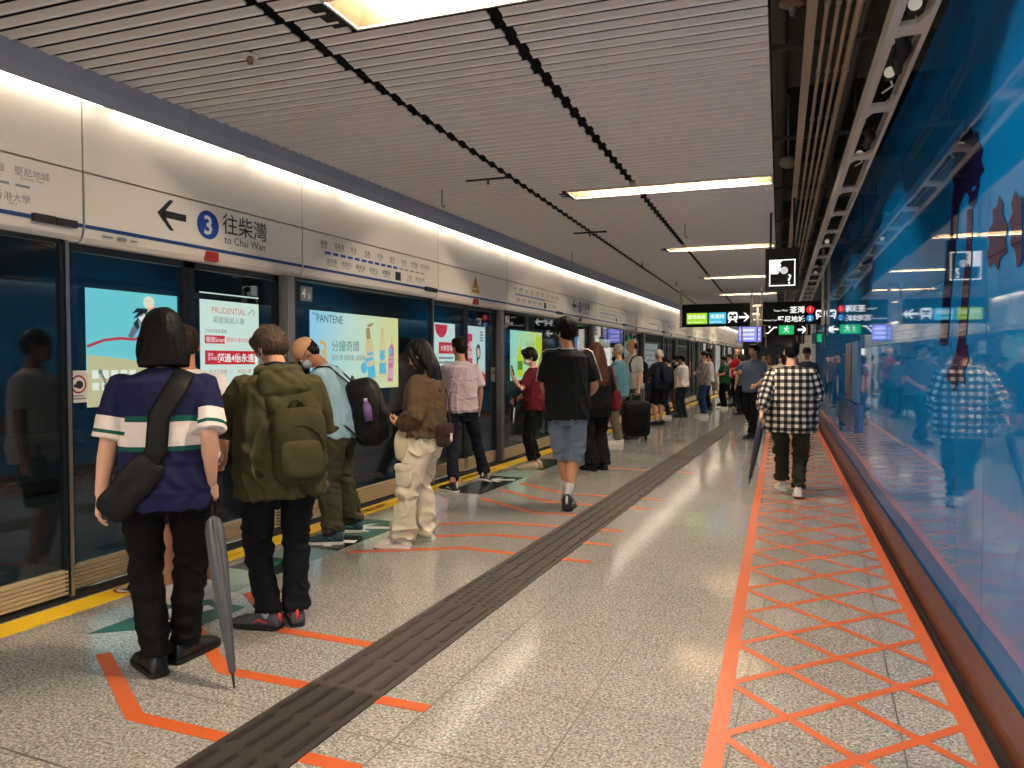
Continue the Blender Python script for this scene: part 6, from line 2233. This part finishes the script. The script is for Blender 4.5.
# ---------------------------------------------------------------- farther along the platform
def simple(label, px, H, rz, hair, hc, top, bottom, shoe='black', w=1.0, lod=2, style='straight', sleeve=.8, head=(0, 4, 0), hem=.85, L=None, R=None, tone='light', end=1.0, face=True, feet=None, lean=0, **k):
    q = Person('person', label, fpos(*px) if isinstance(px[0], int) else px, rz, H, w=w, lod=lod, tone=tone, head=head, L=L, R=R, feet=feet, lean=lean)
    q.build_body(face=face)
    q.hair(hair, HAIRC[hc])
    q.shirt('top', top, hem=hem, sleeve=sleeve, ease=.03, boxy=1.08, seed=int(abs(px[0]) * 7) % 97, arm_r=.074)
    q.trousers('trousers' if style != 'shorts' else 'shorts', bottom, style, seed=int(abs(px[1]) * 5) % 91, end=end)
    q.shoes(white_shoe if shoe == 'white' else black_shoe, white_sole if shoe == 'white' else black_sole)
    return q


PH = dict(L=dict(to=(-.10, .30, 1.12), pole=(-1, -.4, -.5), curl=.7), R=dict(to=(.12, .26, 1.08), pole=(1, -.5, -.5), curl=.7))
navy_top = fabric('dark_navy_top', (30, 36, 52)); beige_cloth = fabric('beige_tote_cloth', (196, 168, 134))
p = simple('white-haired person in dark navy jacket and black shorts beside the suitcase', (659, 425), 1.70, 62, 'crop', 'white', navy_top, black_cloth, style='shorts', end=.98, sleeve=1.6, tone='mid', head=(20, 4, 0), L=PH['L'])
p.backpack('navy backpack on the white-haired person', navy_top, None, pocket=False, size=(.14, .08, .2))
p = simple('dark-haired person in black clothes with a beige tote bag on the shoulder', (668, 418), 1.56, 100, 'short', 'dark', black_cloth, navy_denim, 'white', sleeve=1.6, head=(-6, 26, 0), **PH)
bag(p, 'beige tote bag on the shoulder of the dark-haired person in black', (.25, -.10, 1.02), (.07, .17, .19), beige_cloth, strap=[(.25, -.20, 1.18), p.B((.19, -.03, 1.45)), (.25, .02, 1.18)], name='tote_bag')
simple('dark-haired person in white shirt seen from behind next to the beige tote bag', (682, 417), 1.60, 66, 'short', 'black', white_cloth, fabric('dark_teal_trousers', (34, 46, 52)), sleeve=1.4, head=(0, 12, 0), **PH)
simple('person in black jacket and brown trousers between the tote carrier and the white shirt', (676, 413), 1.60, 90, 'short', 'black', black_cloth, fabric('brown_trousers', (84, 64, 56)), sleeve=1.6, head=(0, 16, 0), **PH)
p = simple('person in grey patterned jumper and blue jeans with folded arms', (704, 417), 1.70, 112, 'bun', 'black', mat('grey_patterned_knit', srgb(140, 130, 124), rough=.9, vary=.45, vscale=14), fabric('blue_jeans', (40, 62, 104)), 'white', sleeve=1.9, head=(0, 4, 0),
           L=dict(to=(-.02, .24, 1.18), pole=(-1, -.2, -1), hand=(1, .2, .1)), R=dict(to=(.02, .26, 1.16), pole=(1, -.2, -1), hand=(-1, .2, .1)))
p = simple('tall dark-haired person in dark red jacket just behind the grey patterned jumper', (709, 406), 1.84, 105, 'mop', 'black', fabric('dark_red_jacket', (92, 30, 36)), fabric('tan_trousers', (168, 138, 112)), sleeve=1.7, **PH)
bag(p, 'tan long shoulder bag on the tall person in dark red', (.26, -.05, 1.0), (.05, .12, .22), fabric('tan_bag_cloth', (176, 148, 120)), strap=[(.26, -.1, 1.2), p.B((.19, -.03, 1.45)), (.26, .03, 1.2)])
p = simple('person in green T-shirt and black trousers holding a pale bag', (724, 409), 1.60, 118, 'short', 'black', fabric('green_cotton', (36, 84, 58)), black_cloth, 'white', tone='mid', head=(0, 12, 0), **PH)
bag(p, 'pale shopping bag carried in front of the person in green', (-.02, .25, .75), (.12, .05, .17), fabric('pale_bag_cloth', (196, 186, 164)), strap=[(-.08, .25, .9), (-.04, .26, 1.06), (.06, .26, 1.06), (.06, .25, .9)], name='shopping_bag')
p = simple('person in bright red T-shirt standing behind the person in green', (737, 406), 1.84, 128, 'balding', 'dark', fabric('red_cotton', (206, 36, 46)), blackish, sleeve=1.2, tone='mid', **PH)
bag(p, 'black shoulder bag of the person in bright red', (.22, -.12, 1.02), (.07, .15, .14), black_nylon, strap=[(.2, -.15, 1.15), p.B((.12, -.1, 1.45)), p.B((-.1, .1, 1.3))])
p = simple('person in blue-grey polo shirt and dark trousers walking towards the camera', (753, 437), 1.76, 150, 'short', 'black', fabric('blue_grey_polo_cotton', (84, 98, 122)), black_cloth, w=1.08, tone='mid', head=(-20, -4, 0), feet=((-.1, .2, 0, 0, 0), (.1, -.2, 0, .0, 20)),
           L=dict(to=(-.22, .22, 1.0)), R=dict(to=(.16, .27, 1.22), pole=(1, -.3, -.6), curl=.9))

# ---------------------------------------------------------------- checked shirt, walking away beside the hoarding
P0, RZ, HT = fpos(790, 496), 4, 1.66
lo, fo = loc_of(P0, RZ, HT), foot_of(P0, RZ, HT)
p = Person('person', 'person in black and white checked shirt and olive trousers walking away with an umbrella', P0, RZ, HT, w=1.18, dp=1.2, lod=0, tone='light', head=(0, 4, 0), feet=(fo(782, 490, 6, 0.0, 0), fo(798, 498, -4, .0, 8)),
           L=dict(to=lo(761, 416, 7.75), pole=(-1, -.8, 0), curl=1.05, palm=(1, .2, 0)), R=dict(to=(.24, .22, 1.0), pole=(.35, -1, 0)))
p.build_body(); p.hair('crop', HAIRC['black'], amp=.003)
p.shirt('checked_shirt', plaid_material('black_white_check', .076, (20, 19, 21), (92, 88, 88), (226, 220, 208)), hem=.74, sleeve=1.85, ease=.044, boxy=1.08, seed=103, arm_r=.080, amp=.008, attr=True, puff=.014, flare=.020)
p.trousers('trousers', fabric('dark_olive_trousers', (48, 50, 38)), 'straight', seed=104, amp=.010, cuff=.006, end=.97)
p.shoes(white_shoe, white_sole, name='trainer', chunky=1.1)
g = np.array(p.grip(-1, .07, .02))
umbrella(p, 'dark blue closed umbrella in the hand of the checked shirt wearer', tuple(g + np.array((0, .02, .05))), lo(749, 484, 7.6), mat('navy_umbrella_cloth', srgb(26, 28, 52), rough=.55), black_matte, fat=.032)

# ---------------------------------------------------------------- far crowd
crowd = [
    ((-.30, 17.0), 1.72, 175, 'crop', 'black', navy_top, 'person in dark top and cap far off beside the pale pillar', 'cap'),
    ((-.62, 18.6), 1.62, 170, 'bob', 'auburn', fabric('dusky_red_top', (150, 70, 70)), 'reddish-haired person just right of the checked shirt wearer\'s shoulder', None),
    ((-1.55, 24.5), 1.60, 100, 'long', 'brown', fabric('tan_top', (150, 120, 96)), 'brown-haired person in tan behind the blue-grey polo shirt', None),
    ((-1.35, 27.5), 1.66, 190, 'short', 'black', black_cloth, 'person in black far behind the blue-grey polo shirt', None),
    ((-2.6, 26.5), 1.72, 110, 'short', 'black', fabric('olive_top', (86, 84, 62)), 'person in olive far behind the bright red T-shirt', None),
    ((-3.0, 25.3), 1.62, 100, 'bob', 'black', black_cloth, 'dark-haired person in black between the green and the red T-shirts', None),
    ((-3.2, 29.0), 1.70, 95, 'short', 'dark', fabric('grey_top', (120, 120, 124)), 'person in grey far down the queue by the doors', None),
    ((-3.1, 22.6), 1.70, 95, 'short', 'black', fabric('white_top_far', (206, 200, 196)), 'person in white far down the queue by the doors', None),
    ((-2.2, 31.5), 1.74, 180, 'short', 'black', fabric('blue_top_far', (70, 90, 130)), 'person in blue far down the middle of the platform', None),
    ((-1.7, 34.0), 1.70, 175, 'short', 'dark', fabric('dark_top_far', (44, 40, 42)), 'person in dark grey farthest down the middle of the platform', None),
    ((-1.05, 21.5), 1.62, 182, 'long', 'black', fabric('cream_top_far', (176, 164, 148)), 'long-haired person in cream just left of the checked shirt wearer\'s head', None),
    ((-1.0, 25.5), 1.70, 178, 'crop', 'black', fabric('brown_top_far', (96, 70, 58)), 'person in brown far off behind the checked shirt wearer', None),
    ((-2.0, 20.8), 1.62, 60, 'mop', 'dark', fabric('slate_top_far', (70, 78, 86)), 'person in slate grey between the red T-shirt and the blue-grey polo', None),
    ((-3.3, 33.0), 1.70, 100, 'long', 'black', fabric('pink_top_far', (176, 120, 124)), 'person in pink far down the queue by the doors', None),
]
for (pos, H, rz, hs, hc, top, lb, extra) in crowd:
    q = simple(lb, pos, H, rz, hs, hc, top, black_cloth if H > 1.65 else navy_denim, lod=3, tone='mid')
    if extra == 'cap':
        q.cap(black_cloth)

finish_texts()
finish_jobs()
